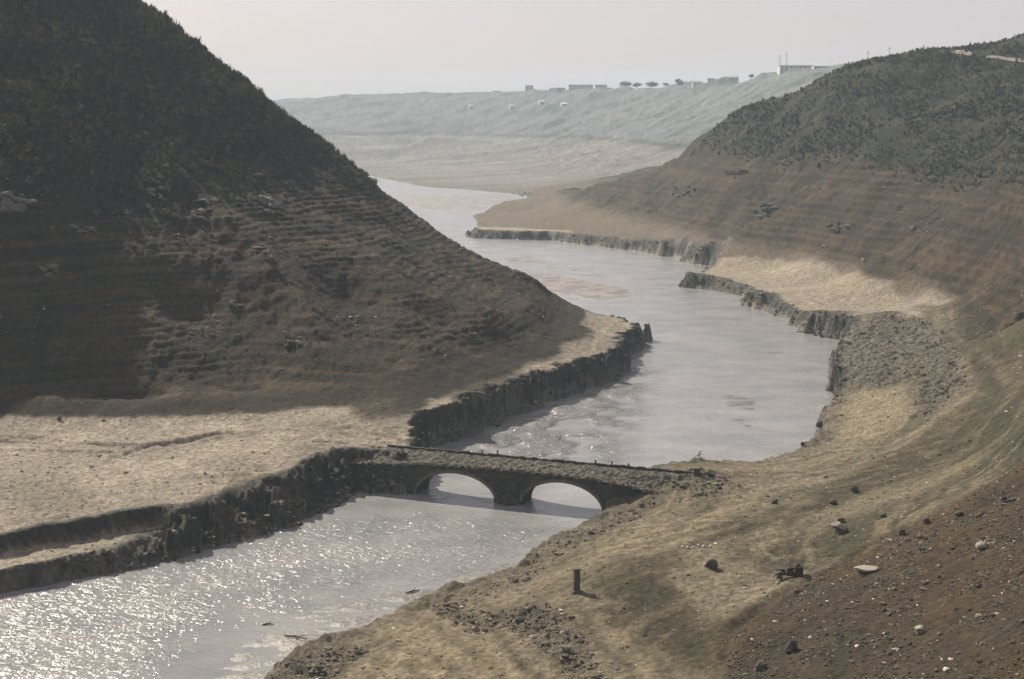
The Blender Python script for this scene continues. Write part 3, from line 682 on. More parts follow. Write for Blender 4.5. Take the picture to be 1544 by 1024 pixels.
# ------------------------------------------------------------------ water sheet
wa = np.radians(np.linspace(-40, 26, 420)); wr = np.concatenate([np.arange(60, 500, 1.6), np.arange(500, 1500, 6)])
WA, WRR = np.meshgrid(wa, wr); WX, WY = np.sin(WA) * WRR, np.cos(WA) * WRR
pn = fbm(WX / 30, WY / 30, 3, 101); pm = fbm(WX / 9, WY / 9, 2, 103)
RAP = poly([(680, 680), (760, 640), (860, 600), (950, 555), (985, 560), (960, 620), (930, 690), (860, 700)], 0)
NEARW = poly([(-500, 900), (0, 900), (300, 840), (460, 785), (640, 762), (900, 790), (760, 860), (560, 900), (330, 960), (200, 1060), (-300, 1300)], 0)
amp = 0.15 + 0.07 * pn
amp = amp + 1.7 * ss(sdf(WX + pm * 6, WY + pm * 6, RAP), -6, 8) * ss(pm + 0.5 * pn, -0.35, 0.35)
amp = amp + 0.52 * ss(sdf(WX + pm * 3, WY + pm * 3, NEARW), -3, 7) * (0.7 + 0.5 * pm)
amp = np.clip(amp, 0.05, 1.7) * (1 - 0.3 * ss(WRR, 500, 1000))
rgh = np.clip(0.15 + 0.03 * pm + 0.10 * ss(WRR, 300, 900), 0.08, 0.5)
wi = np.arange(WX.size).reshape(WX.shape)
wq = np.stack([wi[:-1, :-1], wi[:-1, 1:], wi[1:, 1:], wi[1:, :-1]], -1).reshape(-1, 4)
o = np_mesh('river', np.stack([WX, WY, 0 * WX], -1).reshape(-1, 3), wq, M_water, np.stack([amp, rgh, 0 * amp], -1).reshape(-1, 3), True, 'Wave')
o['kind'] = 'structure'

# ------------------------------------------------------------------ haze
def haze():
    V = [(x, y, z) for z in (-2.5, 172) for x, y in ((-3300, -700), (3300, -700), (3300, 4300), (-3300, 4300))]
    Fq = [(3, 2, 1, 0), (4, 5, 6, 7), (0, 1, 5, 4), (1, 2, 6, 5), (2, 3, 7, 6), (3, 0, 4, 7)]
    m = bpy.data.materials.new('haze_air'); m.use_nodes = True
    t = m.node_tree; t.nodes.remove(t.nodes['Principled BSDF'])
    pv = t.nodes.new('ShaderNodeVolumePrincipled')
    pv.inputs['Color'].default_value = (0.68, 0.88, 1.0, 1)
    pv.inputs['Density'].default_value = 0.00013
    pv.inputs['Anisotropy'].default_value = 0.0
    t.links.new(pv.outputs[0], t.nodes['Material Output'].inputs['Volume'])
    o = np_mesh('haze', np.array(V, float), np.array(Fq), m, None, False)
    o['kind'] = 'stuff'
    return o
haze()

#OBJECTS
def project(x, y, z):
    c, s_ = math.cos(PITCH), math.sin(PITCH)
    dz = z - CAM_H
    dep = y * c - dz * s_; up = y * s_ + dz * c
    return 772 + FPX * x / dep, 512 - FPX * up / dep

def cast(px, py, d0=90, d1=3200):
    """ground point seen at a photo pixel"""
    r = ray(px, py); t = np.geomspace(d0, d1, 1500)
    X, Y, Z = r[0] * t, r[1] * t, CAM_H + r[2] * t
    b = base(X, Y)
    k = np.nonzero(Z < b + 2.0)[0]
    if not len(k): return float(X[-1]), float(Y[-1]), float(Z[-1])
    k0 = max(k[0] - 3, 0); t2 = np.linspace(t[k0], t[min(k0 + 60, len(t) - 1)], 500)
    X, Y, Z = r[0] * t2, r[1] * t2, CAM_H + r[2] * t2
    h = height(X, Y); k = np.nonzero(Z < h)[0]; k = k[0] if len(k) else len(t2) - 1
    return float(X[k]), float(Y[k]), float(h[k])

def thing(name, label, cat, loc=(0, 0, 0), rz=0.0, group=None):
    o = bpy.data.objects.new(name, None); COL.objects.link(o)
    o.location = loc; o.rotation_euler = (0, 0, rz); o.empty_display_size = 0.5
    o['label'] = label; o['category'] = cat
    if group: o['group'] = group
    return o

def tag(o, label, cat, group=None):
    o['label'] = label; o['category'] = cat
    if group: o['group'] = group
    return o

class MB:
    def __init__(s): s.v = []; s.f = []
    def add(s, V_, F_):
        n = len(s.v); s.v += [tuple(p) for p in V_]; s.f += [tuple(i + n for i in q) for q in F_]
    def box(s, c, d, M=None):
        x, y, z = (q / 2 for q in d)
        P8 = [Vector((sx * x, sy * y, sz * z)) for sz in (-1, 1) for sx, sy in ((-1, -1), (1, -1), (1, 1), (-1, 1))]
        if M is not None: P8 = [M @ p for p in P8]
        P8 = [p + Vector(c) for p in P8]
        s.add(P8, [(3, 2, 1, 0), (4, 5, 6, 7), (0, 1, 5, 4), (1, 2, 6, 5), (2, 3, 7, 6), (3, 0, 4, 7)])
    def tube(s, p0, p1, r0, r1=None, n=8):
        r1 = r0 if r1 is None else r1
        p0, p1 = Vector(p0), Vector(p1); ax = (p1 - p0).normalized(); q = ax.to_track_quat('Z', 'Y').to_matrix()
        ring = lambda p, r: [p + q @ Vector((r * math.cos(2 * math.pi * k / n), r * math.sin(2 * math.pi * k / n), 0)) for k in range(n)]
        s.add(ring(p0, r0) + ring(p1, r1), [(k, (k + 1) % n, n + (k + 1) % n, n + k) for k in range(n)] + [tuple(range(n))[::-1], tuple(range(n, 2 * n))])
    def build(s, name, m, parent=None, smooth=False, bevel=0.0):
        me = bpy.data.meshes.new(name); me.from_pydata([tuple(p) for p in s.v], [], s.f); me.update()
        if smooth:
            for p in me.polygons: p.use_smooth = True
        me.materials.append(m)
        o = bpy.data.objects.new(name, me); COL.objects.link(o)
        if parent is not None: o.parent = parent
        if bevel:
            b = o.modifiers.new('bevel', 'BEVEL'); b.width = bevel; b.segments = 1
        return o

# icosphere templates
def ico(sub):
    import bmesh
    bm = bmesh.new(); bmesh.ops.create_icosphere(bm, subdivisions=sub, radius=1)
    V_ = np.array([v.co[:] for v in bm.verts]); F_ = np.array([[v.index for v in f.verts] for f in bm.faces]); bm.free()
    return V_, F_
ICO1, ICO2, ICO3 = ico(1), ico(2), ico(3)

def rock_shape(seed, dims, sub=ICO3, cuts=9, rough=0.1):
    r = np.random.default_rng(seed); V_ = sub[0].copy()
    for _ in range(cuts):                                  # chop flat facets
        n = r.normal(size=3); n /= np.linalg.norm(n); dd = r.uniform(0.55, 0.85)
        k = V_ @ n; V_ = V_ - np.outer(np.maximum(k - dd, 0), n)
    nn = noise2(V_[:, 0] * 2.2 + V_[:, 2] * 1.7, V_[:, 1] * 2.2 - V_[:, 2], seed % 97)
    V_ = V_ * (1 + rough * nn[:, None])
    V_ /= np.abs(V_).max(0)
    return V_ * np.array(dims) / 2, sub[1]

M_rock_dark = plain('dark_rock', (0.065, 0.057, 0.046), 0.9, 0.35, 2.5, 0.12)
M_rock = plain('brown_rock', (0.11, 0.094, 0.072), 0.9, 0.3, 2.5, 0.1)
M_rock_pale = plain('pale_rock', (0.24, 0.215, 0.18), 0.9, 0.25, 2.5, 0.1)
M_rock_white = plain('white_rock', (0.55, 0.52, 0.46), 0.85, 0.15, 3, 0.05)
ROCKM = {'d': M_rock_dark, 'b': M_rock, 'p': M_rock_pale, 'w': M_rock_white}

# ---------------------------------------------------------------- bridge
BO = Vector((-0.7, 242.6, 0)); BU = Vector((0.937, -0.349, 0)).normalized(); BV = Vector((0.349, 0.937, 0)).normalized()
BW = 5.3
def FPL(px, py, v=0.0):
    """(u, z) where a line of sight meets the vertical plane at depth v of the bridge"""
    r = Vector(ray(px, py)); o = Vector((0, 0, CAM_H)); p0 = BO + BV * v
    t = (p0 - o).dot(BV) / r.dot(BV); q = o + r * t
    return (q - BO).dot(BU), q.z
def BP(u, v, z): return BO + BU * u + BV * v + Vector((0, 0, z))
ftop = [FPL(*p) for p in [(470, 696), (500, 696), (560, 697), (640, 698), (700, 702), (770, 707), (840, 714), (900, 722), (950, 732), (1000, 746), (1035, 753)]]
ftu, ftz = [p[0] for p in ftop], [p[1] for p in ftop]
A1 = (FPL(628, 755)[0], FPL(746, 768)[0]); A2 = (FPL(786, 770)[0], FPL(908, 776)[0])
AZ1, AZ2 = FPL(686, 714)[1], FPL(846, 728)[1]
def arch_z(u, off=0.0):
    for (a0, a1), top in ((A1, AZ1), (A2, AZ2)):
        c0, hw = (a0 + a1) / 2, (a1 - a0) / 2 + off
        if abs(u - c0) < hw:
            return 0.0 + (top + off) * max(1 - ((u - c0) / hw) ** 2, 0) ** 0.5
    return None
def zf(u): return float(np.interp(u, ftu, ftz))
def zb(u): return 7.0 - 0.004 * abs(u) ** 1.5 * (u < 0) * 0.3
u0b, u1b = FPL(478, 700)[0], FPL(1032, 750)[0]
us = sorted(set([u0b + (u1b - u0b) * k / 150 for k in range(151)] + [a0 + (a1 - a0) * (0.5 - 0.5 * math.cos(math.pi * k / 40)) for a0, a1 in (A1, A2) for k in range(41)]))
bridge = thing('stone_bridge', 'old stone bridge with two round arches across the silty river', 'bridge', BO)
def loc(v3): return Vector(v3) - BO
mb = MB()
def lowz(u):
    a_ = arch_z(u)
    return -1.5 if a_ is None else a_
ragged = {u: 0.10 * math.sin(u * 2.1) + 0.13 * math.sin(u * 5.3 + 1) + random.uniform(-.08, .08) for u in us}
for k in range(len(us) - 1):
    ua, ub_ = us[k], us[k + 1]; um = (ua + ub_) / 2
    ina = arch_z(um) is not None
    za, zb_ = (lowz(ua), lowz(ub_)) if ina else (-1.5, -1.5)
    if ina: za, zb_ = [0.0 if (arch_z(q) is None) else arch_z(q) for q in (ua, ub_)]
    ta, tb = zf(ua) - 0.25 + ragged[ua], zf(ub_) - 0.25 + ragged[ub_]
    nz = 5
    for v, flip in ((0.0, False), (BW, True)):
        Va = [loc(BP(ua, v, za + (ta - za) * j / nz)) for j in range(nz + 1)] + [loc(BP(ub_, v, zb_ + (tb - zb_) * j / nz)) for j in range(nz + 1)]
        Fa = [(j, nz + 1 + j, nz + 2 + j, j + 1) for j in range(nz)]
        mb.add(Va, [f[::-1] for f in Fa] if flip else Fa)
    mb.add([loc(BP(ua, 0, ta)), loc(BP(ub_, 0, tb)), loc(BP(ub_, BW, zb(ub_) - .2)), loc(BP(ua, BW, zb(ua) - .2))], [(0, 1, 2, 3)])
    if ina:
        nv = 6
        mb.add([loc(BP(q, BW * j / nv, zz)) for j in range(nv + 1) for q, zz in ((ua, za), (ub_, zb_))], [(2 * j, 2 * j + 2, 2 * j + 3, 2 * j + 1) for j in range(nv)])
for a0, a1 in (A1, A2):                                   # springing faces below the arches
    for u in (a0, a1):
        mb.add([loc(BP(u, 0, -1.5)), loc(BP(u, 0, 0.02)), loc(BP(u, BW, 0.02)), loc(BP(u, BW, -1.5))], [(0, 1, 2, 3)])
def masonry(t, bs):
    tc = N(t, 'ShaderNodeTexCoord'); mp = N(t, 'ShaderNodeMapping')
    mp.inputs['Rotation'].default_value = (math.radians(90), 0, 0)
    rot = N(t, 'ShaderNodeVectorRotate', rotation_type='Z_AXIS'); rot.inputs['Angle'].default_value = math.atan2(0.349, 0.937)
    t.links.new(tc.outputs['Object'], rot.inputs['Vector']); t.links.new(rot.outputs[0], mp.inputs[0])
    br = N(t, 'ShaderNodeTexBrick'); br.inputs['Scale'].default_value = 1.0; br.inputs['Brick Width'].default_value = 0.85; br.inputs['Row Height'].default_value = 0.36
    br.inputs['Mortar Size'].default_value = 0.03; br.inputs['Color1'].default_value = (0.038, 0.036, 0.030, 1); br.inputs['Color2'].default_value = (0.085, 0.077, 0.062, 1); br.inputs['Mortar'].default_value = (0.018, 0.017, 0.015, 1)
    t.links.new(mp.outputs[0], br.inputs['Vector'])
    n = noise_node(t, 0.7, 5, 0.65, tc.outputs['Object'])
    mx = N(t, 'ShaderNodeMix', data_type='RGBA', blend_type='MULTIPLY'); mx.inputs[0].default_value = 1
    cb = N(t, 'ShaderNodeCombineColor'); sgl = ramp(t, n.outputs[0], .3, .6, .7, 1.35)
    for i in range(3): t.links.new(sgl, cb.inputs[i])
    t.links.new(br.outputs[0], mx.inputs[6]); t.links.new(cb.outputs[0], mx.inputs[7]); t.links.new(mx.outputs[2], bs.inputs['Base Color'])
    b = N(t, 'ShaderNodeBump'); b.inputs['Distance'].default_value = 0.06; b.invert = True; t.links.new(br.outputs['Fac'], b.inputs['Height'])
    b2 = N(t, 'ShaderNodeBump'); b2.inputs['Distance'].default_value = 0.25; t.links.new(n.outputs[0], b2.inputs['Height']); t.links.new(b.outputs[0], b2.inputs['Normal'])
    t.links.new(b2.outputs[0], bs.inputs['Normal']); bs.inputs['Roughness'].default_value = 0.92; bs.inputs['Specular IOR Level'].default_value = 0.15
M_mason = mat('bridge_masonry', masonry)
mb.build('masonry', M_mason, bridge)
M_ring = plain('arch_stone', (0.105, 0.096, 0.078), .9, .45, 1.6, .08)
for (a0, a1), top in ((A1, AZ1), (A2, AZ2)):              # arch rings, proud of the wall, front and back
    m2 = MB(); c0, hw = (a0 + a1) / 2, (a1 - a0) / 2; n = 44
    pts = [(c0 - hw * math.cos(math.pi * k / n), top * math.sin(math.pi * k / n), c0 - (hw + .6) * math.cos(math.pi * k / n), (top + .6) * math.sin(math.pi * k / n)) for k in range(n + 1)]
    for v0, v1 in ((-0.07, 0.3), (BW - .3, BW + .07)):
        m2 = MB()
        for k in range(n):
            a_, b_ = pts[k], pts[k + 1]
            Vq = [loc(BP(q[0], v, q[1] + .0)) if i == 0 else loc(BP(q[2], v, q[3])) for v in (v0, v1) for q in (a_, b_) for i in (0, 1)]
            m2.add(Vq, [(0, 1, 3, 2), (4, 6, 7, 5), (1, 5, 7, 3), (0, 2, 6, 4)])
        m2.build('arch_ring', M_ring, bridge)
# cutwater at the foot of the pier
pc = (A1[1] + A2[0]) / 2; pw = (A2[0] - A1[1]) / 2
m2 = MB()
m2.add([loc(BP(pc - pw - .15, -0.05, -1.5)), loc(BP(pc + pw + .15, -0.05, -1.5)), loc(BP(pc, -1.5, -1.5)), loc(BP(pc - pw - .15, -0.05, .7)), loc(BP(pc + pw + .15, -0.05, .7)), loc(BP(pc, -1.3, .6)), loc(BP(pc, -0.05, 1.7))],
       [(0, 2, 5, 3), (2, 1, 4, 5), (3, 5, 6), (5, 4, 6), (0, 1, 2)])
m2.build('pier_footing', M_mason, bridge)
# rubble-strewn deck
nu, nv = 300, 22
U, Vv = np.meshgrid(np.linspace(u0b - 3, u1b + 3, nu), np.linspace(-0.35, BW + .05, nv), indexing='ij')
ZF = np.interp(U, ftu, ftz); tt = np.clip(Vv / BW, 0, 1)
Z = ZF * (1 - ss(tt, 0.0, 0.85)) + zb(0) * ss(tt, 0.0, 0.85)
Z = Z + 0.20 * fbm(U / 1.1, Vv / 0.9, 3, 5, 0.65) + 0.14 * ridged(U / 2.4, Vv / 1.2, 2, 9) - 0.08
Z[:, 0] -= 0.35 + 0.15 * np.sin(U[:, 0] * 3.1); Z[:, -1] -= 0.8
Vv = Vv + 0.18 * fbm(U / 0.9, Vv / 0.9, 2, 15) * (Vv < 1.0)
Xd = BU.x * U + BV.x * Vv; Yd = BU.y * U + BV.y * Vv
di = np.arange(U.size).reshape(U.shape); dq = np.stack([di[:-1, :-1], di[1:, :-1], di[1:, 1:], di[:-1, 1:]], -1).reshape(-1, 4)
dn_ = fbm(U / 0.8, Vv / 0.6, 3, 25, 0.7).ravel()
dc = np.clip(np.array([[0.105, 0.094, 0.074]]) * (1 + 0.55 * dn_[:, None]), .04, .4)
dk = np_mesh('rubble_deck', np.stack([Xd, Yd, Z], -1).reshape(-1, 3), dq, M_ground, dc, False); dk.parent = bridge
# low kerb left of the lost parapet on the upstream side
m2 = MB(); ku = u0b + 12
while ku < FPL(1075, 708, BW)[0]:
    ln = random.uniform(0.7, 1.5); h_ = random.uniform(0.24, 0.42)
    M_ = Matrix.Rotation(math.atan2(BU.y, BU.x) + random.uniform(-.03, .03), 3, 'Z')
    m2.box(loc(BP(ku + ln / 2, BW - .1 + random.uniform(-.05, .05), 6.95 + h_ / 2 + random.uniform(-.05, .05))), (ln * .97, 0.42, h_ + .3), M_); ku += ln
m2.build('kerb', M_mason, bridge)
M_iron = plain('rusty_iron', (0.055, 0.042, 0.034), 0.8, 0.4, 6, 0.01)
for px, hgt, lean in ((727, 0.95, .02), (751, 1.1, -.03), (898, 0.85, 0), (922, 0.9, .06), (948, 0.75, 0)):
    u_, z_ = FPL(px, 690 if px < 800 else 703, BW)
    m2 = MB(); b0 = loc(BP(u_, BW - .1, 7.05)); m2.tube(b0, b0 + Vector((lean * 2, 0, hgt)), 0.16, 0.13, 6); m2.box(b0 + Vector((lean * 2, 0, hgt)), (.3, .3, .14))
    m2.build('railing_post', M_iron, bridge)
u_, z_ = FPL(1051, 708, BW - .5)
bk = thing('gate_block', 'dark square masonry block on the right end of the bridge', 'stone block', BP(u_, BW - .5, 6.9), math.atan2(BU.y, BU.x))
m2 = MB(); m2.box((0, 0, .55), (.95, .8, 1.35)); m2.build('block', M_mason, bk, bevel=.06)
m2 = MB(); m2.box((0, 0, 1.27), (1.05, .9, .12)); m2.build('coping', M_mason, bk, bevel=.03)

# ---------------------------------------------------------------- stone post on the flat
x, y, z = cast(869, 892)
t_ = thing('stone_post', 'tall dark square stone post standing alone on the near flat', 'post', (x, y, z), 0.25)
m2 = MB()
for k in range(6):
    m2.box((random.uniform(-.03, .03), random.uniform(-.03, .03), 0.24 + k * 0.5), (0.86 - .02 * k, 0.80, 0.49), Matrix.Rotation(random.uniform(-.04, .04), 3, 'Z'))
M_post = plain('post_masonry', (0.095, 0.078, 0.058), 0.92, 0.3, 4, 0.04)
m2.build('shaft', M_post, t_, bevel=.03)
m2 = MB(); m2.box((0, 0, 3.06), (.98, .94, .22)); m2.build('cap', M_post, t_, bevel=.04)
m2 = MB(); m2.box((0, 0, 0.02), (1.3, 1.25, .34)); m2.build('plinth', M_post, t_, bevel=.08)

# ---------------------------------------------------------------- vehicle wreck
x, y, z = cast(1191, 871)
wk = thing('vehicle_wreck', 'rusted dark stripped vehicle wreck sitting on the olive flat', 'vehicle wreck', (x, y, z + .05), -0.25)
M_rust = plain('rust', (0.050, 0.036, 0.028), 0.75, 0.5, 3.0, 0.03, 0.3)
M_rust2 = plain('bare_rusty_sheet', (0.16, 0.125, 0.10), 0.6, 0.4, 3.0, 0.02, 0.4)
def Rm3(ax, d): return Matrix.Rotation(math.radians(d), 3, ax)
for sy in (-.62, .62):
    m2 = MB(); m2.box((-.1, sy, .48), (3.5, .12, .16)); m2.build('chassis_rail', M_rust, wk, bevel=.02)
for sx in (-1.75, -.7, .4, 1.5):
    m2 = MB(); m2.box((sx, 0, .47), (.1, 1.2, .1)); m2.build('cross_member', M_rust, wk)
m2 = MB(); m2.box((-1.05, 0, .68), (.75, .5, .42)); m2.box((-.95, 0, .95), (.5, .28, .16)); m2.tube((-1.5, 0, .66), (-1.38, 0, .66), .2, .2, 10); m2.build('engine_block', M_rust, wk, bevel=.04)
for sy in (-.82, .82):
    m2 = MB(); n = 9
    for k in range(n):
        a0, a1 = math.radians(10 + 150 * k / n), math.radians(10 + 150 * (k + 1) / n)
        m2.add([(-1.25 + .55 * math.cos(q), sy + dy, .42 + .5 * math.sin(q) + dz) for q in (a0, a1) for dy in (-.17, .17) for dz in (0, .03)], [(0, 4, 6, 2), (1, 3, 7, 5), (0, 1, 5, 4), (2, 6, 7, 3)])
    m2.build('fender', M_rust2 if sy < 0 else M_rust, wk)
for sx, sy in ((-1.25, -.82), (-1.25, .82), (1.15, -.82), (1.15, .82)):
    wh = MB(); wh.tube((sx, sy - .1, .32), (sx, sy + .1, .32), .36, .36, 14); wo = wh.build('wheel', M_rust, wk)
    r_ = MB(); r_.tube((sx, sy - .13, .32), (sx, sy - .06, .32), .2, .16, 12); r_.build('rim', M_rust2, wo)
m2 = MB()
Q = [(.55, .55), (.62, 1.1), (.85, 1.55), (1.35, 1.75), (1.62, 1.5), (1.68, .9), (1.66, .5)]
for sy in (-.78, .78):
    m2.add([(a, sy, b) for a, b in Q] + [(a, sy + (.05 if sy < 0 else -.05), b) for a, b in Q], [tuple(range(7)), tuple(range(13, 6, -1))] + [(k, k + 7, (k + 1) % 7 + 7, (k + 1) % 7) for k in range(7)])
m2.box((1.66, 0, 1.0), (.05, 1.5, 1.0), Rm3('Y', 4)); m2.box((1.45, 0, 1.68), (.45, 1.5, .05), Rm3('Y', 22))
m2.build('cab_shell', M_rust, wk)
m2 = MB(); m2.box((-.35, 0, .9), (.06, 1.45, .62), Rm3('Y', -8)); m2.build('bulkhead', M_rust, wk)
m2 = MB(); m2.tube((-.3, -.35, .9), (.05, -.35, 1.55), .035); 
for k in range(12):
    a0, a1 = 2 * math.pi * k / 12, 2 * math.pi * (k + 1) / 12
    m2.tube((.05 + .12 * math.cos(a0), -.35 + .2 * math.sin(a0), 1.55 - .1 * math.cos(a0)), (.05 + .12 * math.cos(a1), -.35 + .2 * math.sin(a1), 1.55 - .1 * math.cos(a1)), .025, n=5)
m2.build('steering_column', M_rust, wk)
m2 = MB(); m2.box((.7, -.05, .8), (.55, 1.2, .14)); m2.box((1.05, -.05, 1.1), (.12, 1.2, .6), Rm3('Y', 12)); m2.build('seat_frame', M_rust, wk, bevel=.03)
m2 = MB(); m2.box((-.95, 0, 1.12), (1.2, 1.0, .06), Rm3('Y', -5)); m2.box((-1.6, 0, .8), (.08, .9, .6)); m2.build('bonnet', M_rust, wk)
for sy in (-.8, .8):
    m2 = MB(); m2.box((.35, sy, .62), (1.5, .06, .42)); m2.box((.1, sy * .98, .9), (.9, .05, .22), Rm3('Y', -12)); m2.build('side_panel', M_rust, wk)
m2 = MB(); m2.box((.2, 0, .52), (2.6, 1.5, .05)); m2.build('floor_pan', M_rust, wk)
m2 = MB(); m2.box((-1.95, 0, .45), (.1, 1.7, .2)); m2.build('bumper', M_rust2, wk, bevel=.03)

# ---------------------------------------------------------------- boulders, each with its own look or place
def boulder(name, px, py, wpx, hpx, m, label, seed, cat='boulder', deep=0.8, sink=0.25, rz=None, group=None, cuts=9):
    x, y, z = cast(px, py)
    sc_ = math.sqrt(y * y + (CAM_H - z) ** 2) / FPX
    Wd, Hh = wpx * sc_, hpx * sc_
    V_, F_ = rock_shape(seed, (Wd, Wd * deep, Hh * (1 + sink)), ICO3, cuts)
    ang = random.Random(seed).uniform(-.5, .5) if rz is None else rz
    o = np_mesh(name, V_, F_, ROCKM[m], None, False)
    o.location = (x, y, z + Hh * (0.5 - sink / 2)); o.rotation_euler = (0, 0, ang)
    return tag(o, label, cat, group)
BL = [(1074, 857, 24, 17, 'd', 'dark angular boulder alone on the flat left of the vehicle wreck'),
      (1267, 788, 13, 9, 'd', 'small dark rock on top of the pile beside the dark slope'),
      (1263, 795, 20, 9, 'p', 'pale flat rock in the middle of the three rock pile'),
      (1269, 804, 22, 11, 'd', 'dark rock at the bottom of the three rock pile'),
      (1148, 1010, 20, 18, 'b', 'brown boulder nearest the bottom edge on the reddish slope'),
      (1193, 984, 21, 20, 'd', 'round dark boulder up the slope from the lowest brown boulder'),
      (1257, 760, 15, 7, 'd', 'low flat dark rock on the pale silt above the rock pile'),
      (1168, 759, 11, 8, 'd', 'dark rock by itself on the pale silt right of the bridge'),
      (1289, 743, 13, 12, 'd', 'upright dark rock on the silt above the low flat rock'),
      (1332, 780, 11, 8, 'b', 'brown rock between the rock pile and the reddish slope'),
      (1360, 806, 13, 9, 'd', 'dark rock at the upper edge of the reddish slope'),
      (1367, 817, 11, 7, 'p', 'pale rock just below the dark rock on the slope edge'),
      (1390, 812, 17, 8, 'b', 'long slanting rock on the reddish slope beside a pale rock'),
      (1390, 830, 10, 8, 'd', 'small dark rock below the long slanting rock'),
      (1403, 830, 7, 5, 'p', 'tiny pale rock touching the small dark rock'),
      (1397, 789, 11, 8, 'd', 'dark rock half way up the rim of the reddish slope'),
      (1446, 777, 13, 8, 'd', 'dark flat rock high on the reddish slope rim'),
      (1450, 793, 10, 5, 'd', 'low dark rock under the flat rock of the rim'),
      (1476, 780, 11, 7, 'b', 'brown rock right of the flat dark rim rock'),
      (1512, 755, 13, 8, 'd', 'dark blocky rock beside the fallen beam at the right'),
      (1480, 828, 22, 11, 'p', 'wide pale rock bedded in the reddish slope at the right'),
      (1396, 880, 10, 5, 'b', 'low brown rock right of the flat pale topped slab'),
      (1415, 871, 7, 5, 'd', 'little dark rock up slope of the low brown rock'),
      (1332, 922, 8, 6, 'd', 'dark rock left of a reddish one in bare soil'),
      (1341, 928, 8, 5, 'b', 'reddish brown rock in the bare soil patch'),
      (1387, 955, 22, 12, 'p', 'greyish flat boulder among the gravel of the lower slope'),
      (1426, 1012, 11, 6, 'w', 'long white stone in gravel near the bottom edge'),
      (1292, 976, 7, 4, 'w', 'small white stone on the middle of the gravel slope'),
      (1534, 1020, 7, 6, 'w', 'round white stone in the bottom right corner'),
      (1237, 644, 14, 10, 'd', 'dark boulder at the water edge below the silt fan'),
      (1210, 672, 7, 6, 'd', 'small dark rock in shallows below the water edge boulder'),
      (90, 634, 8, 8, 'b', 'rock at the foot of the left hill on the terrace edge'),
      (506, 714, 11, 8, 'p', 'pale larger rock in the dark bank left of the bridge'),
      (517, 721, 7, 5, 'p', 'pale smaller rock in the dark bank left of the bridge'),
      (482, 857, 5, 4, 'b', 'small rock seen in the river shallows of the near reach'),
      (1405, 272, 14, 8, 'p', 'pale rock lying on the right hill below the scrub'),
      (1303, 394, 8, 6, 'p', 'light rock on the right hill above the pale sandbank'),
      (1375, 346, 9, 6, 'p', 'light rock half way up the right hill')]
for i, (px, py, wp, hp, m, lb) in enumerate(BL):
    if i == 34: continue
    boulder('boulder' if wp >= 9 else 'rock', px, py, wp, hp, m, lb, 100 + i, 'boulder' if wp >= 9 else 'rock')
# flat slab with a pale top
x, y, z = cast(1306, 864)
sl = thing('stone_slab', 'round flat slab with pale top propped on the reddish slope', 'stone slab', (x, y, z), 0.1)
V_, F_ = rock_shape(77, (3.1, 2.2, .55), ICO3, 4, .06); V_[:, 2] = np.clip(V_[:, 2], -.22, .2)
o = np_mesh('slab', V_ + np.array([0, 0, .55]), F_, M_rock_pale, None, False); o.parent = sl
V_, F_ = rock_shape(78, (2.2, 1.5, .8), ICO2, 6); o = np_mesh('base_stone', V_ + np.array([0, .1, .12]), F_, M_rock_dark, None, False); o.parent = sl
# beam on the slope
x, y, z = cast(1528, 757)
m2 = MB(); m2.tube((-1.6, -.5, .12), (1.6, .6, .32), .17, .12, 7); o = m2.build('timber_beam', M_rust, None, True); o.location = (x, y, z); tag(o, 'dark fallen timber beam high on the reddish slope at right', 'beam')
# white debris line
for k, px in enumerate((1030, 1037, 1044, 1053, 1061, 1072, 1080, 1088)):
    boulder('white_stone', px, 827 - (px - 1030) * .09 + (k % 3 - 1) * 1.5, random.uniform(4, 8), 3.2, 'w', ('leftmost', 'second from left', 'third from left', 'fourth from left', 'fifth from left', 'sixth from left', 'second from right', 'rightmost')[k] + ' stone in the short white line of rubble on the flat', 300 + k, 'stone', group='white rubble stones in a line on the flat')
# driftwood
for k, (px, py, ln, an, lb) in enumerate([(404, 943, 1.6, .1, 'short dark driftwood stick on the mud nearest the left'), (446, 962, 3.6, -.45, 'long thin driftwood branch lying across the mud'), (622, 893, 2.2, .6, 'driftwood stub poking from mud beside the shallow pool')]):
    x, y, z = cast(px, py)
    z = max(z, 0.0)
    m2 = MB(); m2.tube((-ln / 2, 0, 0), (0, .08, .12), .09, .12, 6); m2.tube((0, .08, .12), (ln / 2, -.05, .06), .12, .05, 6); m2.tube((0.1, .08, .12), (ln / 3, .35, .4), .06, .03, 5)
    o = m2.build('driftwood', M_rust, None, True); o.location = (x, y, z + .05); o.rotation_euler = (0, 0, an); tag(o, lb, 'driftwood')
# snag behind the bridge
x, y, z = P(1054, 688)
m2 = MB(); m2.tube((0, 0, -.5), (.05, 0, .9), .14, .1, 6); m2.tube((.05, 0, .8), (.6, .1, 1.15), .1, .05, 6); m2.tube((0, 0, .3), (-1.0, -.2, .05), .09, .04, 6); m2.tube((.02, 0, .5), (1.0, .3, .35), .07, .03, 6)
o = m2.build('dead_snag', M_rust, None, True); o.location = (x, y, 0); tag(o, 'dead branch snag standing in the river behind the stone block', 'snag')

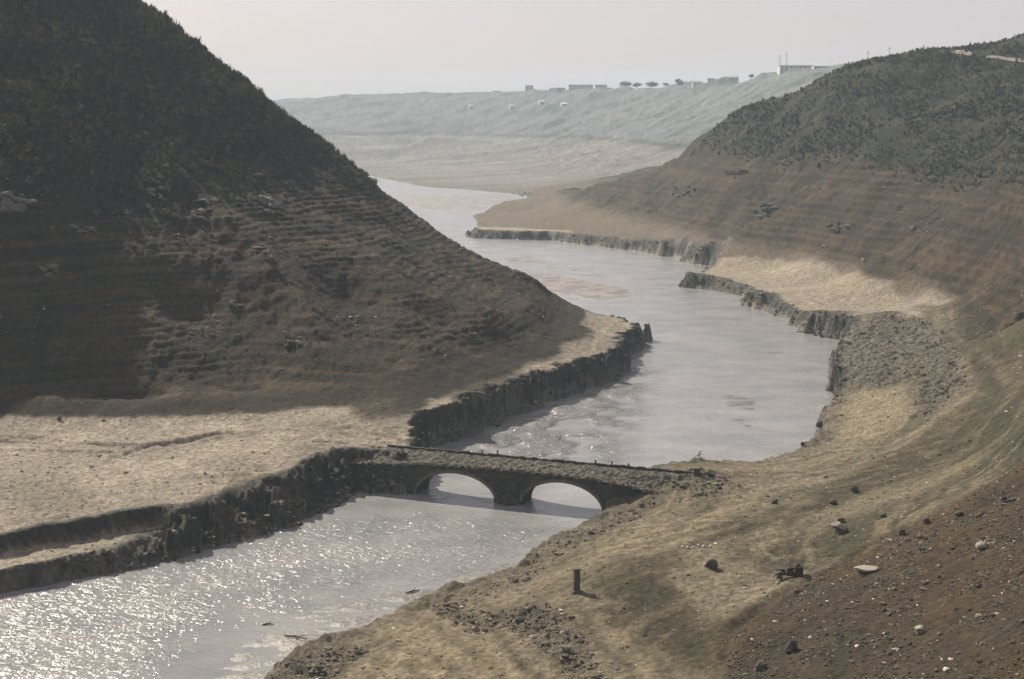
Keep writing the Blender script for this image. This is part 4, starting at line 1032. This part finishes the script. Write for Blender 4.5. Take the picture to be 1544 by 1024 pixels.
# ---------------------------------------------------------------- rock outcrops on the hills
def outcrop(px, py, wpx, hpx, n, lb, seed, mt=M_rock_pale):
    r = random.Random(seed); x0, y0, z0 = cast(px, py)
    sc_ = math.sqrt(y0 * y0 + (CAM_H - z0) ** 2) / FPX
    root = thing('rock_outcrop', lb, 'rock outcrop', (x0, y0, z0))
    qs_ = [(px + r.gauss(0, .27) * wpx, py + r.gauss(0, .27) * hpx) for _ in range(n)]
    for k, (qx, qy) in enumerate(qs_):
        x, y, z = cast(qx, qy)
        s0 = r.uniform(.16, .42) * min(wpx, hpx * 1.6) * sc_
        V_, F_ = rock_shape(seed * 13 + k, (s0 * r.uniform(1, 2.2), s0 * .8, s0 * r.uniform(.45, 1)), ICO2, 10, .15)
        o = np_mesh('rock', V_, F_, mt, None, False); o.parent = root
        o.location = (x - x0, y - y0, z - z0 + s0 * .1); o.rotation_euler = (r.uniform(-.3, .3), r.uniform(-.2, .7), r.uniform(-.6, .6))
M_crag = plain('crag_rock', (0.11, 0.10, 0.088), 0.92, 0.4, 1.2, 0.15)
OC = [(133, 66, 26, 24, 12, 'pale rock outcrop highest in the scrub of the left hill', M_crag),
      (44, 276, 12, 18, 9, 'small pale crag at the upper end of the leftmost rock rib', M_crag),
      (14, 312, 46, 26, 20, 'broad pale crag against the left edge of the photo', M_crag),
      (240, 285, 26, 46, 16, 'tall grey crag in the middle of the left hill', M_crag),
      (133, 350, 40, 14, 11, 'wide low pale ledge under the dark hollow of the hill', M_crag),
      (192, 318, 14, 9, 5, 'small rock ledge alone between the wide ledge and grey crag', M_crag),
      (267, 362, 18, 24, 9, 'narrow pale crag below the tall grey crag', M_crag),
      (382, 268, 26, 20, 10, 'grey crag nearest the skyline of the left hill', M_crag),
      (316, 306, 30, 22, 10, 'broken grey crag right of the tall grey crag', M_crag),
      (412, 308, 44, 22, 15, 'speckled crag below the crag nearest the skyline', M_crag),
      (300, 326, 34, 18, 9, 'crag fragments trailing down right of the narrow crag', M_crag),
      (405, 385, 34, 30, 12, 'lowest crag where the lit spur of the hill begins', M_crag),
      (74, 408, 26, 36, 10, 'scattered stones below the broad crag at the left', M_crag),
      (356, 462, 30, 14, 8, 'low rocks half way down the lit spur', M_crag),
      (440, 510, 30, 26, 8, 'dull rocks low on the lit spur above the terrace', M_rock),
      (172, 517, 5, 9, 3, 'tiny isolated pale stones in the dark lower hill face', M_crag),
      (1110, 262, 30, 14, 14, 'dark rocky rib on the left flank of the right hill', M_rock),
      (1030, 290, 34, 12, 12, 'long rocky step low on the flank of the right hill', M_rock),
      (1150, 320, 40, 20, 14, 'grey rock scatter in the middle of the right hill', M_rock),
      (1265, 345, 40, 16, 14, 'rubbly ledge on the right hill above the sandbank', M_rock)]
for i, (px, py, wp, hp, n, lb, mt) in enumerate(OC): outcrop(px, py, wp, hp, n, lb, 500 + i, mt)

# ---------------------------------------------------------------- loose stones
def scatter(name, pts, size, col, sub=ICO1, flat=.6, mt=M_stone, colvar=.3):
    n = len(pts); V0, F0 = sub; k = len(V0)
    jit = 1 + rng.uniform(-.3, .3, (n, k, 1))
    dims = size[:, None] * np.c_[rng.uniform(.7, 1.4, n), rng.uniform(.6, 1.1, n), rng.uniform(.45, .9, n) * flat * 1.4] / 2
    Vv_ = V0[None] * jit * dims[:, None, :]
    an = rng.uniform(0, 6.28, n); ca, sa = np.cos(an)[:, None], np.sin(an)[:, None]
    X_ = Vv_[..., 0] * ca - Vv_[..., 1] * sa; Y_ = Vv_[..., 0] * sa + Vv_[..., 1] * ca
    Vv_ = np.stack([X_, Y_, Vv_[..., 2]], -1) + pts[:, None, :]
    F_ = (F0[None] + (np.arange(n) * k)[:, None, None]).reshape(-1, 3)
    cc = np.repeat(np.clip(col * (1 + rng.uniform(-colvar, colvar, (n, 1))), .02, .6), k, 0)
    o = np_mesh(name, Vv_.reshape(-1, 3), F_, mt, cc, False); o['kind'] = 'stuff'
    return o
def sample(polyg, n, keep=None):
    mn, mx = polyg.min(0), polyg.max(0); q = rng.uniform(mn, mx, (n * 4, 2))
    q = q[sdf(q[:, 0], q[:, 1], polyg) > 0][:n]
    if keep is not None: q = q[keep(q[:, 0], q[:, 1])]
    return q
GR = poly([(1080, 1060, 8), (1110, 950, 7.6), (1185, 900, 8), (1255, 866, 8.5), (1335, 818, 9.8), (1392, 788, 11.5), (1544, 706, 16.5), (1640, 680, 24), (1640, 1100, 26)])
q = sample(GR, 30000, lambda a, b: fbm(a / 7, b / 7, 3, 201) + .25 * fbm(a / 2, b / 2, 2, 203) > rng.uniform(-.35, 1.0, len(a)))
q2 = sample(GR, 2500)
q = np.concatenate([q, q2]); h = height(q[:, 0], q[:, 1]); sz = np.clip(rng.lognormal(-1.45, .45, len(q)), .1, .9)
pc_ = rng.uniform(0, 1, (len(q), 1))
colr = np.where(pc_ < .6, [[.062, .056, .044]], np.where(pc_ < .955, [[.095, .078, .055]], np.where(pc_ < .993, [[.24, .21, .16]], [[.5, .47, .4]])))
scatter('slope_rubble', np.c_[q, h + sz * .08], sz, colr)
FL = poly([(380, 1100, 2), (420, 1010, 2), (650, 905, 2), (800, 850, 3), (905, 790, 3), (1010, 750, 5), (1130, 715, 5), (1250, 650, 3), (1290, 500, 7), (1420, 460, 9), (1544, 430, 20), (1600, 640, 20), (1544, 706, 16), (1250, 866, 8), (1110, 950, 7), (1080, 1100, 7)])
q = sample(FL, 5200); h, ff = fields(q[:, 0], q[:, 1]); ok = ff['d'] > 1; q, h = q[ok], h[ok]
sz = np.clip(rng.lognormal(-1.55, .5, len(q)), .08, .9); pc_ = rng.uniform(0, 1, (len(q), 1))
colr = np.where(pc_ < .45, [[.09, .08, .06]], np.where(pc_ < .9, [[.17, .145, .105]], [[.42, .38, .32]]))
scatter('scattered_stones', np.c_[q, h + sz * .08], sz, colr)
RO = ROUGH[0][0]; qs = [sample(r_[0], int(n)) for r_, n in zip(ROUGH, (2600, 700, 900, 250, 500, 260, 200, 500))]
q = np.concatenate(qs); h, ff = fields(q[:, 0], q[:, 1]); ok = ff['d'] > 0.3; q, h = q[ok], h[ok]
sz = np.clip(rng.lognormal(-1.15, .5, len(q)), .15, 1.2)
scatter('clay_clods', np.c_[q, h + sz * .05], sz, np.where(rng.uniform(0, 1, (len(q), 1)) < .7, [[.075, .067, .053]], [[.16, .14, .11]]))
# clods slumped on the river cliffs and along the terrace edges
rvl = RV[3:74]; seg = rng.integers(0, len(rvl) - 1, 13000); tq = rng.uniform(0, 1, (13000, 1))
q = rvl[seg] * (1 - tq) + rvl[seg + 1] * tq + rng.normal(0, 2.6, (13000, 2)); h, ff = fields(q[:, 0], q[:, 1])
ok = (ff['d'] > 0.1) & (ff['d'] < 3.5 + 3 * (np.hypot(q[:, 0], q[:, 1]) > 420)) & (ff['bank'] > .15) & (h > .1) & (np.hypot(q[:, 0], q[:, 1] - 250) > 0); q, h = q[ok], h[ok]
sz = np.clip(rng.lognormal(-0.7, .5, len(q)), .2, 1.7)
scatter('bank_clods', np.c_[q, h], sz, np.where(rng.uniform(0, 1, (len(q), 1)) < .85, [[.040, .037, .031]], [[.20, .18, .145]]))
LT = poly([(-60, 640, 7), (500, 620, 7), (640, 675, 7), (430, 700, 7), (180, 800, 6), (-60, 840, 5)])
q = sample(LT, 1100); h, ff = fields(q[:, 0], q[:, 1]); ok = ff['d'] > 1.5; q, h = q[ok], h[ok]
sz = np.clip(rng.lognormal(-1.5, .55, len(q)), .08, 1.0)
scatter('scattered_stones', np.c_[q, h + sz * .05], sz, np.where(rng.uniform(0, 1, (len(q), 1)) < .7, [[.10, .09, .072]], [[.26, .23, .19]]))
# talus on the two hills
xs_, ys_ = rng.uniform(-190, 25, 26000), rng.uniform(270, 450, 26000); h, ff = fields(xs_, ys_)
k_ = (ff['hillL'] > .5) & (fbm(xs_ / 9, ys_ / 16, 3, 211) > rng.uniform(.15, 1.1, len(xs_))); q = np.c_[xs_, ys_][k_]; h = h[k_]
sz = np.clip(rng.lognormal(-.9, .5, len(q)), .2, 1.8)
scatter('hill_talus', np.c_[q, h], sz, np.where(rng.uniform(0, 1, (len(q), 1)) < .8, [[.10, .085, .062]], [[.22, .195, .165]]))
xs_, ys_ = rng.uniform(40, 330, 26000), rng.uniform(440, 800, 26000); h, ff = fields(xs_, ys_)
k_ = (ff['hillR'] > .5) & (h < 52) & (fbm(xs_ / 16, ys_ / 22, 3, 213) > rng.uniform(.1, 1.1, len(xs_))); q = np.c_[xs_, ys_][k_]; h = h[k_]
sz = np.clip(rng.lognormal(-.45, .45, len(q)), .3, 2.2)
scatter('hill_talus', np.c_[q, h], sz, np.where(rng.uniform(0, 1, (len(q), 1)) < .75, [[.085, .07, .052]], [[.20, .165, .13]]))

# ---------------------------------------------------------------- scrub: tufts and bushes of many small blades
def scrub(name, pts, size, cols, nb, thin=.22):
    n = len(pts)
    az_ = rng.uniform(0, 6.283, (n, nb)); el_ = np.radians(rng.uniform(8, 88, (n, nb))); ln = size[:, None] * rng.uniform(.45, 1.0, (n, nb))
    D = np.stack([np.cos(az_) * np.cos(el_), np.sin(az_) * np.cos(el_), np.sin(el_)], -1)
    B = pts[:, None, :] + D * (ln * rng.uniform(0, .55, (n, nb)))[..., None] + rng.normal(0, .16, (n, nb, 3)) * size[:, None, None] * np.array([1, 1, .3])
    T = pts[:, None, :] + D * ln[..., None] * np.array([.75, .75, 1.0]) + rng.normal(0, .08, (n, nb, 3)) * size[:, None, None]
    S = rng.normal(0, 1, (n, nb, 3)); S -= (S * D).sum(-1, keepdims=True) * D; S /= np.linalg.norm(S, axis=-1, keepdims=True) + 1e-6
    wv = (size[:, None] * thin * rng.uniform(.5, 1.3, (n, nb)))[..., None]
    Vv_ = np.stack([B - S * wv / 2, B + S * wv / 2, T], 2).reshape(-1, 3)
    F_ = np.arange(len(Vv_)).reshape(-1, 3)
    cc = np.repeat(np.clip(cols[:, None, :] * (1 + rng.uniform(-.35, .35, (n, nb, 1))), .008, .4).reshape(-1, 3), 3, 0)
    o = np_mesh(name, Vv_, F_, M_scrub, cc, False); o['kind'] = 'stuff'
    return o
def bushcol(n):
    u = rng.uniform(0, 1, (n, 1))
    return np.where(u < .55, [[.050, .056, .030]], np.where(u < .82, [[.075, .064, .038]], np.where(u < .95, [[.095, .088, .045]], [[.10, .066, .04]])))
xs_, ys_ = rng.uniform(-215, 0, 42000), rng.uniform(300, 462, 42000); h, ff = fields(xs_, ys_)
zz = ff['b'] + 3 * ff['n12'] + 4 * ff['nL']
k_ = (ff['hillL'] > .5) & (ss(zz, 40, 54) * (0.75 + .6 * fbm(xs_ / 8, ys_ / 8, 2, 221)) > rng.uniform(0.1, 1, len(xs_)))
q = np.c_[xs_, ys_, h][k_]; print('left scrub', len(q))
sz = np.clip(rng.lognormal(.12, .42, len(q)), .45, 3.0) * (0.65 + .5 * ss(q[:, 2], 45, 75))
patchy = 1 + 0.75 * fbm(q[:, 0] / 10, q[:, 2] / 8, 3, 227)[:, None]
big = rng.uniform(0, 1, len(q)) < 0.06; sz = np.where(big, sz * 1.35, sz)
scrub('hillside_scrub', q, sz, bushcol(len(q)) * np.clip(patchy, .3, 2.4), 22)
k2 = (ff['hillL'] > .5) & (~k_) & (zz < 46) & (fbm(xs_ / 6, ys_ / 6, 2, 223) > rng.uniform(.2, 1.3, len(xs_)))
q = np.c_[xs_, ys_, h][k2]; scrub('dry_grass_tufts', q, np.clip(rng.lognormal(-.6, .3, len(q)), .3, 1), bushcol(len(q)) * 1.25, 9)
k3 = np.nonzero((ff['hillL'] > .5) & (zz > 45))[0][:1500]; k3 = k3[rng.uniform(0, 1, len(k3)) < .75]
q = np.c_[xs_, ys_, h][k3]; gc = np.where(rng.uniform(0, 1, (len(q), 1)) < .6, [[.085, .080, .052]], [[.105, .080, .055]])
scrub('tall_dry_bushes', q, rng.uniform(1.2, 2.6, len(q)), gc * rng.uniform(.6, 1.2, (len(q), 1)), 34, .12)
xs_, ys_ = rng.uniform(90, 420, 90000), rng.uniform(430, 800, 90000); h, ff = fields(xs_, ys_)
zz = ff['b'] + 2 * ff['n12'] + 2 * ff['nL']
k_ = (ff['hillR'] > .5) & (ss(zz, 41, 53) * (0.55 + .8 * fbm(xs_ / 22, ys_ / 22, 3, 225)) > rng.uniform(0.05, 1, len(xs_))) & (np.abs(xs_ / ys_) < .42)
q = np.c_[xs_, ys_, h][k_]; print('right scrub', len(q))
sz = np.clip(rng.lognormal(.05, .4, len(q)), .5, 2.6)
patchy = np.clip(1 + 0.8 * fbm(q[:, 0] / 26, q[:, 2] / 14, 3, 229)[:, None], .35, 2.4)
scrub('hillside_scrub', q, sz, (bushcol(len(q)) * 0.9 + .008) * patchy, 11, .42)

# ---------------------------------------------------------------- road on the right hill top
def ribbon(name, pts, wdt, m, lift=.12):
    Pq = [Vector(cast(*p)) for p in pts]
    Vv_, Fq = [], []
    for i, p in enumerate(Pq):
        d_ = (Pq[min(i + 1, len(Pq) - 1)] - Pq[max(i - 1, 0)]); d_.z = 0; d_.normalize(); nrm = Vector((-d_.y, d_.x, 0))
        for k in (-1, -.4, .4, 1):
            qx = p + nrm * k * wdt / 2; Vv_.append((qx.x, qx.y, float(height(np.array([qx.x]), np.array([qx.y]))[0]) + lift + .25 * (1 - abs(k))))
    for i in range(len(Pq) - 1):
        for k in range(3): Fq.append((4 * i + k, 4 * i + k + 1, 4 * i + 5 + k, 4 * i + 4 + k))
    o = np_mesh(name, np.array(Vv_), np.array(Fq), m, None, True); o['kind'] = 'structure'
M_road = plain('pale_gravel_road', (0.22, 0.20, 0.17), .95, .2, .5, .05)
ribbon('road', [(1432, 79), (1445, 80), (1458, 82), (1466, 84)], 3.2, M_road, .5)
ribbon('road', [(1488, 86), (1500, 88), (1515, 90), (1530, 92), (1550, 95)], 3.2, M_road, .5)

# ---------------------------------------------------------------- buildings, masts and trees on the skyline
M_wall = plain('rendered_wall', (0.50, 0.48, 0.47), .9, .12, .3, .02)
M_wallw = plain('white_wall', (0.70, 0.68, 0.64), .8, .08, .3, .02)
M_roof = plain('roof_sheet', (0.34, 0.29, 0.27), .85, .2, .4, .02)
M_glass = plain('dark_window', (0.05, 0.06, 0.07), .2, .1, 1, .0)
def house(px0, px1, pyt, pyb, Y, name, label, cat, floors=1, roof='flat', wm=None, nwin=4):
    x0, _, zt = PY(px0, pyt, Y); x1 = PY(px1, pyt, Y)[0]; xm = (x0 + x1) / 2; wd_ = x1 - x0; dp = min(wd_ * .6, 16)
    zg = float(height(np.array([xm]), np.array([Y]))[0]); zl = min(zg, PY(px0, pyb, Y)[2]) - 3
    H_ = zt - zl
    t_ = thing(name, label, cat, (xm, Y, zl))
    rh = 0 if roof == 'flat' else min(2.2, H_ * .35)
    wb = H_ - rh - .35
    m2 = MB(); m2.box((0, 0, wb / 2), (wd_, dp, wb)); m2.build('wall', wm or M_wall, t_)
    m2 = MB()
    if roof == 'flat': m2.box((0, 0, wb + .16), (wd_ + .8, dp + .8, .32))
    else: m2.add([(sx * (wd_ / 2 + .5), sy * (dp / 2 + .5), wb) for sx in (-1, 1) for sy in (-1, 1)] + [(-wd_ / 2 - .5, 0, wb + rh), (wd_ / 2 + .5, 0, wb + rh)], [(0, 2, 5, 4), (3, 1, 4, 5), (1, 0, 4), (2, 3, 5), (0, 1, 3, 2)])
    m2.build('roof', M_roof, t_)
    vis = max(H_ - 4 - rh, 2.4)
    for f in range(floors):
        for k in range(nwin):
            m2 = MB(); m2.box((-wd_ / 2 + wd_ * (k + .5) / nwin, -dp / 2 - .04, wb - 1.6 - f * 2.9), (min(1.5, wd_ / nwin * .5), .12, 1.3)); m2.build('window', M_glass, t_)
    return t_
house(1174, 1223, 99, 113, 1665, 'flat_roofed_building', 'large flat roofed building with two masts above it on skyline', 'building', 2, 'flat', None, 7)
house(1225, 1262, 100, 110, 1640, 'flat_roofed_building', 'long low building right of the one with two masts', 'building', 1, 'flat', None, 6)
house(1265, 1298, 94, 101, 1600, 'pale_roofed_building', 'building just above the right hill slope line', 'building', 1, 'gable', M_wallw, 5)
house(1093, 1113, 114, 119, 1900, 'cottage', 'low house left of the large building with masts', 'house', 1, 'gable', None, 3)
house(935 - 78, 935 - 41, 128, 137, 2320, 'long_building', 'long flat block in the middle of the far ridge', 'building', 1, 'flat', None, 6)
house(897, 915, 128, 136, 2290, 'square_building', 'square block beside the long block on the far ridge', 'building', 1, 'flat', None, 3)
house(792, 804, 129, 139, 2420, 'tower_house', 'narrow tall house on the left part of the far ridge', 'house', 2, 'flat', None, 2)
house(773, 791, 136, 139, 2430, 'cottage', 'very low house left of the narrow tall house', 'house', 1, 'gable', None, 2)
house(711, 722, 139.5, 142, 2520, 'white_cottage', 'white low house far left on the ridge line', 'house', 1, 'flat', M_wallw, 2)
house(672, 684, 138.5, 141, 2560, 'cottage', 'low pale house between the leftmost house and the white one', 'house', 1, 'gable', None, 2)
house(742, 756, 137.5, 140.5, 2480, 'long_cottage', 'low long house right of the white house on the ridge', 'house', 1, 'flat', None, 3)
house(812, 824, 134.5, 138, 2400, 'cottage', 'low house immediately right of the narrow tall house', 'house', 1, 'gable', None, 2)
house(838, 852, 132.5, 137, 2360, 'cottage', 'plain low house left of the long block on the ridge', 'house', 1, 'flat', None, 2)
house(1044, 1058, 121.5, 125, 2000, 'cottage', 'small gabled house right of the round isolated tree', 'house', 1, 'gable', None, 2)
house(1066, 1078, 118.5, 123, 1950, 'cottage', 'small flat roofed house left of the low house', 'house', 1, 'flat', None, 2)
house(640, 652, 138, 141, 2600, 'cottage', 'leftmost faint house on the far ridge line', 'house', 1, 'gable', None, 2)
def hillhouse(px, py, wpx, hpx, lb):
    x, y, z = cast(px, py, 1200, 3300); sc_ = y / FPX
    t_ = thing('white_cottage', lb, 'house', (x, y, z - 1), .3)
    W_, H_ = wpx * sc_, hpx * sc_ + 1
    m2 = MB(); m2.box((0, 0, H_ / 2), (W_, W_ * .7, H_)); m2.build('wall', M_wallw, t_)
    M_tin = bpy.data.materials.get('bright_roof') or plain('bright_roof', (0.8, 0.8, 0.8), .3, .05, 1, 0, .2)
    m2 = MB(); m2.add([(sx * (W_ / 2 + .4), sy * (W_ * .35 + .4), H_ + .05) for sx in (-1, 1) for sy in (-1, 1)] + [(-W_ / 2 - .4, 0, H_ + 2), (W_ / 2 + .4, 0, H_ + 2)], [(0, 2, 5, 4), (3, 1, 4, 5), (1, 0, 4), (2, 3, 5), (0, 1, 3, 2)]); m2.build('roof', M_tin, t_)
    for k in (-1, 1):
        m2 = MB(); m2.box((k * W_ * .25, -W_ * .35 - .04, H_ * .6), (1.2, .12, 1.2)); m2.build('window', M_glass, t_)
hillhouse(710, 163, 6, 3, 'white house leftmost of three bright dots on far hillside')
hillhouse(771, 163, 6, 3, 'white house in the middle of the three bright dots')
hillhouse(816, 157, 7, 3.5, 'white house highest and rightmost of the three bright dots')
hillhouse(850, 160, 9, 3, 'faint pale house right of the three bright dots')
M_mast = plain('mast_steel', (0.10, 0.10, 0.11), .7, .1, 1, 0)
for px, pt, pb, Y, lb in [(1176, 83, 102, 1672, 'left mast of the pair above the large building'), (1186, 80, 102, 1672, 'right taller mast of the pair above the large building'),
                          (1309, 77, 96, 735, 'lone utility pole on the right hill skyline'), (1341, 71, 90, 742, 'thin pole further right on the right hill skyline')]:
    x, y, zt = PY(px, pt, Y); zg = PY(px, pb, Y)[2] - 4; r_ = .32 if Y > 1000 else .14
    t_ = thing('mast' if Y > 1000 else 'utility_pole', lb, 'mast' if Y > 1000 else 'pole', (x, Y, zg))
    m2 = MB(); m2.tube((0, 0, 0), (0, 0, zt - zg), r_, r_ * .7, 6); m2.build('pole', M_mast, t_)
    m2 = MB(); m2.box((0, 0, (zt - zg) * .93), (r_ * 9, r_ * 1.2, r_)); m2.build('crossarm', M_mast, t_)
M_bark = plain('bark', (0.07, 0.058, 0.045), .95, .3, 3, .02)
def tree(px, pt, pb, wpx, Y, lb, seed, leafy=True):
    r = random.Random(seed); x, y, zt = PY(px, pt, Y); zg = PY(px, pb, Y)[2] - 1.0; H_ = zt - zg; W_ = wpx * Y / FPX
    t_ = thing('leafy_tree' if leafy else 'bare_tree', lb, 'tree', (x, Y, zg))
    m2 = MB(); m2.tube((0, 0, 0), (H_ * .03, 0, H_ * .45), H_ * .045, H_ * .03, 7)
    tips = []
    for k in range(9):
        a_ = k * 2.4; hh = H_ * r.uniform(.3, .5); q = Vector((math.cos(a_) * W_ * .3, math.sin(a_) * W_ * .3, H_ * r.uniform(.62, .85)))
        m2.tube((H_ * .02, 0, hh), q, H_ * .022, H_ * .01, 5); tips.append(q)
        for j in range(4):
            q2 = q + Vector((r.uniform(-1, 1) * W_ * .25, r.uniform(-1, 1) * W_ * .25, r.uniform(.0, .18) * H_)); m2.tube(q, q2, H_ * .01, H_ * .004, 4); tips.append(q2)
    m2.build('trunk', M_bark, t_, True)
    n = 900 if leafy else 260
    if leafy:
        lob = rng.normal(0, 1, (9, 3)); lob /= np.linalg.norm(lob, axis=1, keepdims=True); lob = lob * np.array([W_ * .28, W_ * .28, H_ * .22]) + np.array([0, 0, H_ * .6])
        pts = lob[rng.integers(0, 9, n)] + rng.normal(0, 1, (n, 3)) * np.array([W_ * .1, W_ * .1, H_ * .09])
    else:
        pts = np.array([tips[r.randrange(len(tips))][:] for _ in range(n)]) + rng.normal(0, 1, (n, 3)) * np.array([W_ * .12, W_ * .12, H_ * .07])
    s_ = (W_ * (.07 if leafy else .045)); d1 = rng.normal(0, 1, (n, 3)) * s_ * .6; d2 = rng.normal(0, 1, (n, 3)) * s_ * (.6 if leafy else .15)
    Vv_ = np.stack([pts, pts + d1, pts + d2], 1).reshape(-1, 3)
    cc = np.repeat(np.clip(np.array([[.05, .06, .032] if Y < 1000 else [.12, .125, .105]]) * (1 + rng.uniform(-.4, .4, (n, 1))), .01, .3), 3, 0)  # distant crowns paler, their haze put into the leaf colour
    o = np_mesh('crown' if leafy else 'twigs', Vv_, np.arange(3 * n).reshape(-1, 3), M_scrub, cc, False); o.parent = t_
for i, (px, pt, pb, wp, Y, lb) in enumerate([(943, 122, 133, 20, 2220, 'broad hazy tree left of the middle of the far ridge'), (961, 125, 133, 16, 2200, 'lower hazy tree between two taller ones'), (983, 124, 131, 22, 2150, 'wide hazy tree right of the lower one on the ridge'),
                                             (1024, 119, 128, 15, 2050, 'round isolated tree on the far ridge'), (1004, 125, 130, 10, 2100, 'small tree left of the round isolated tree'), (1132, 111, 120, 10, 1760, 'little tree between the low house and the large building'),
                                             (832, 133, 138, 10, 2380, 'small hazy tree right of the narrow tall house')]):
    tree(px, pt, pb, wp, Y, lb, i)
tree(1536, 50, 64, 15, 762, 'small bare tree on the skyline at the top right corner', 40, False)
print('objects', len(bpy.data.objects), 'tris', sum(len(m.loops) - 2 * len(m.polygons) for m in bpy.data.meshes))
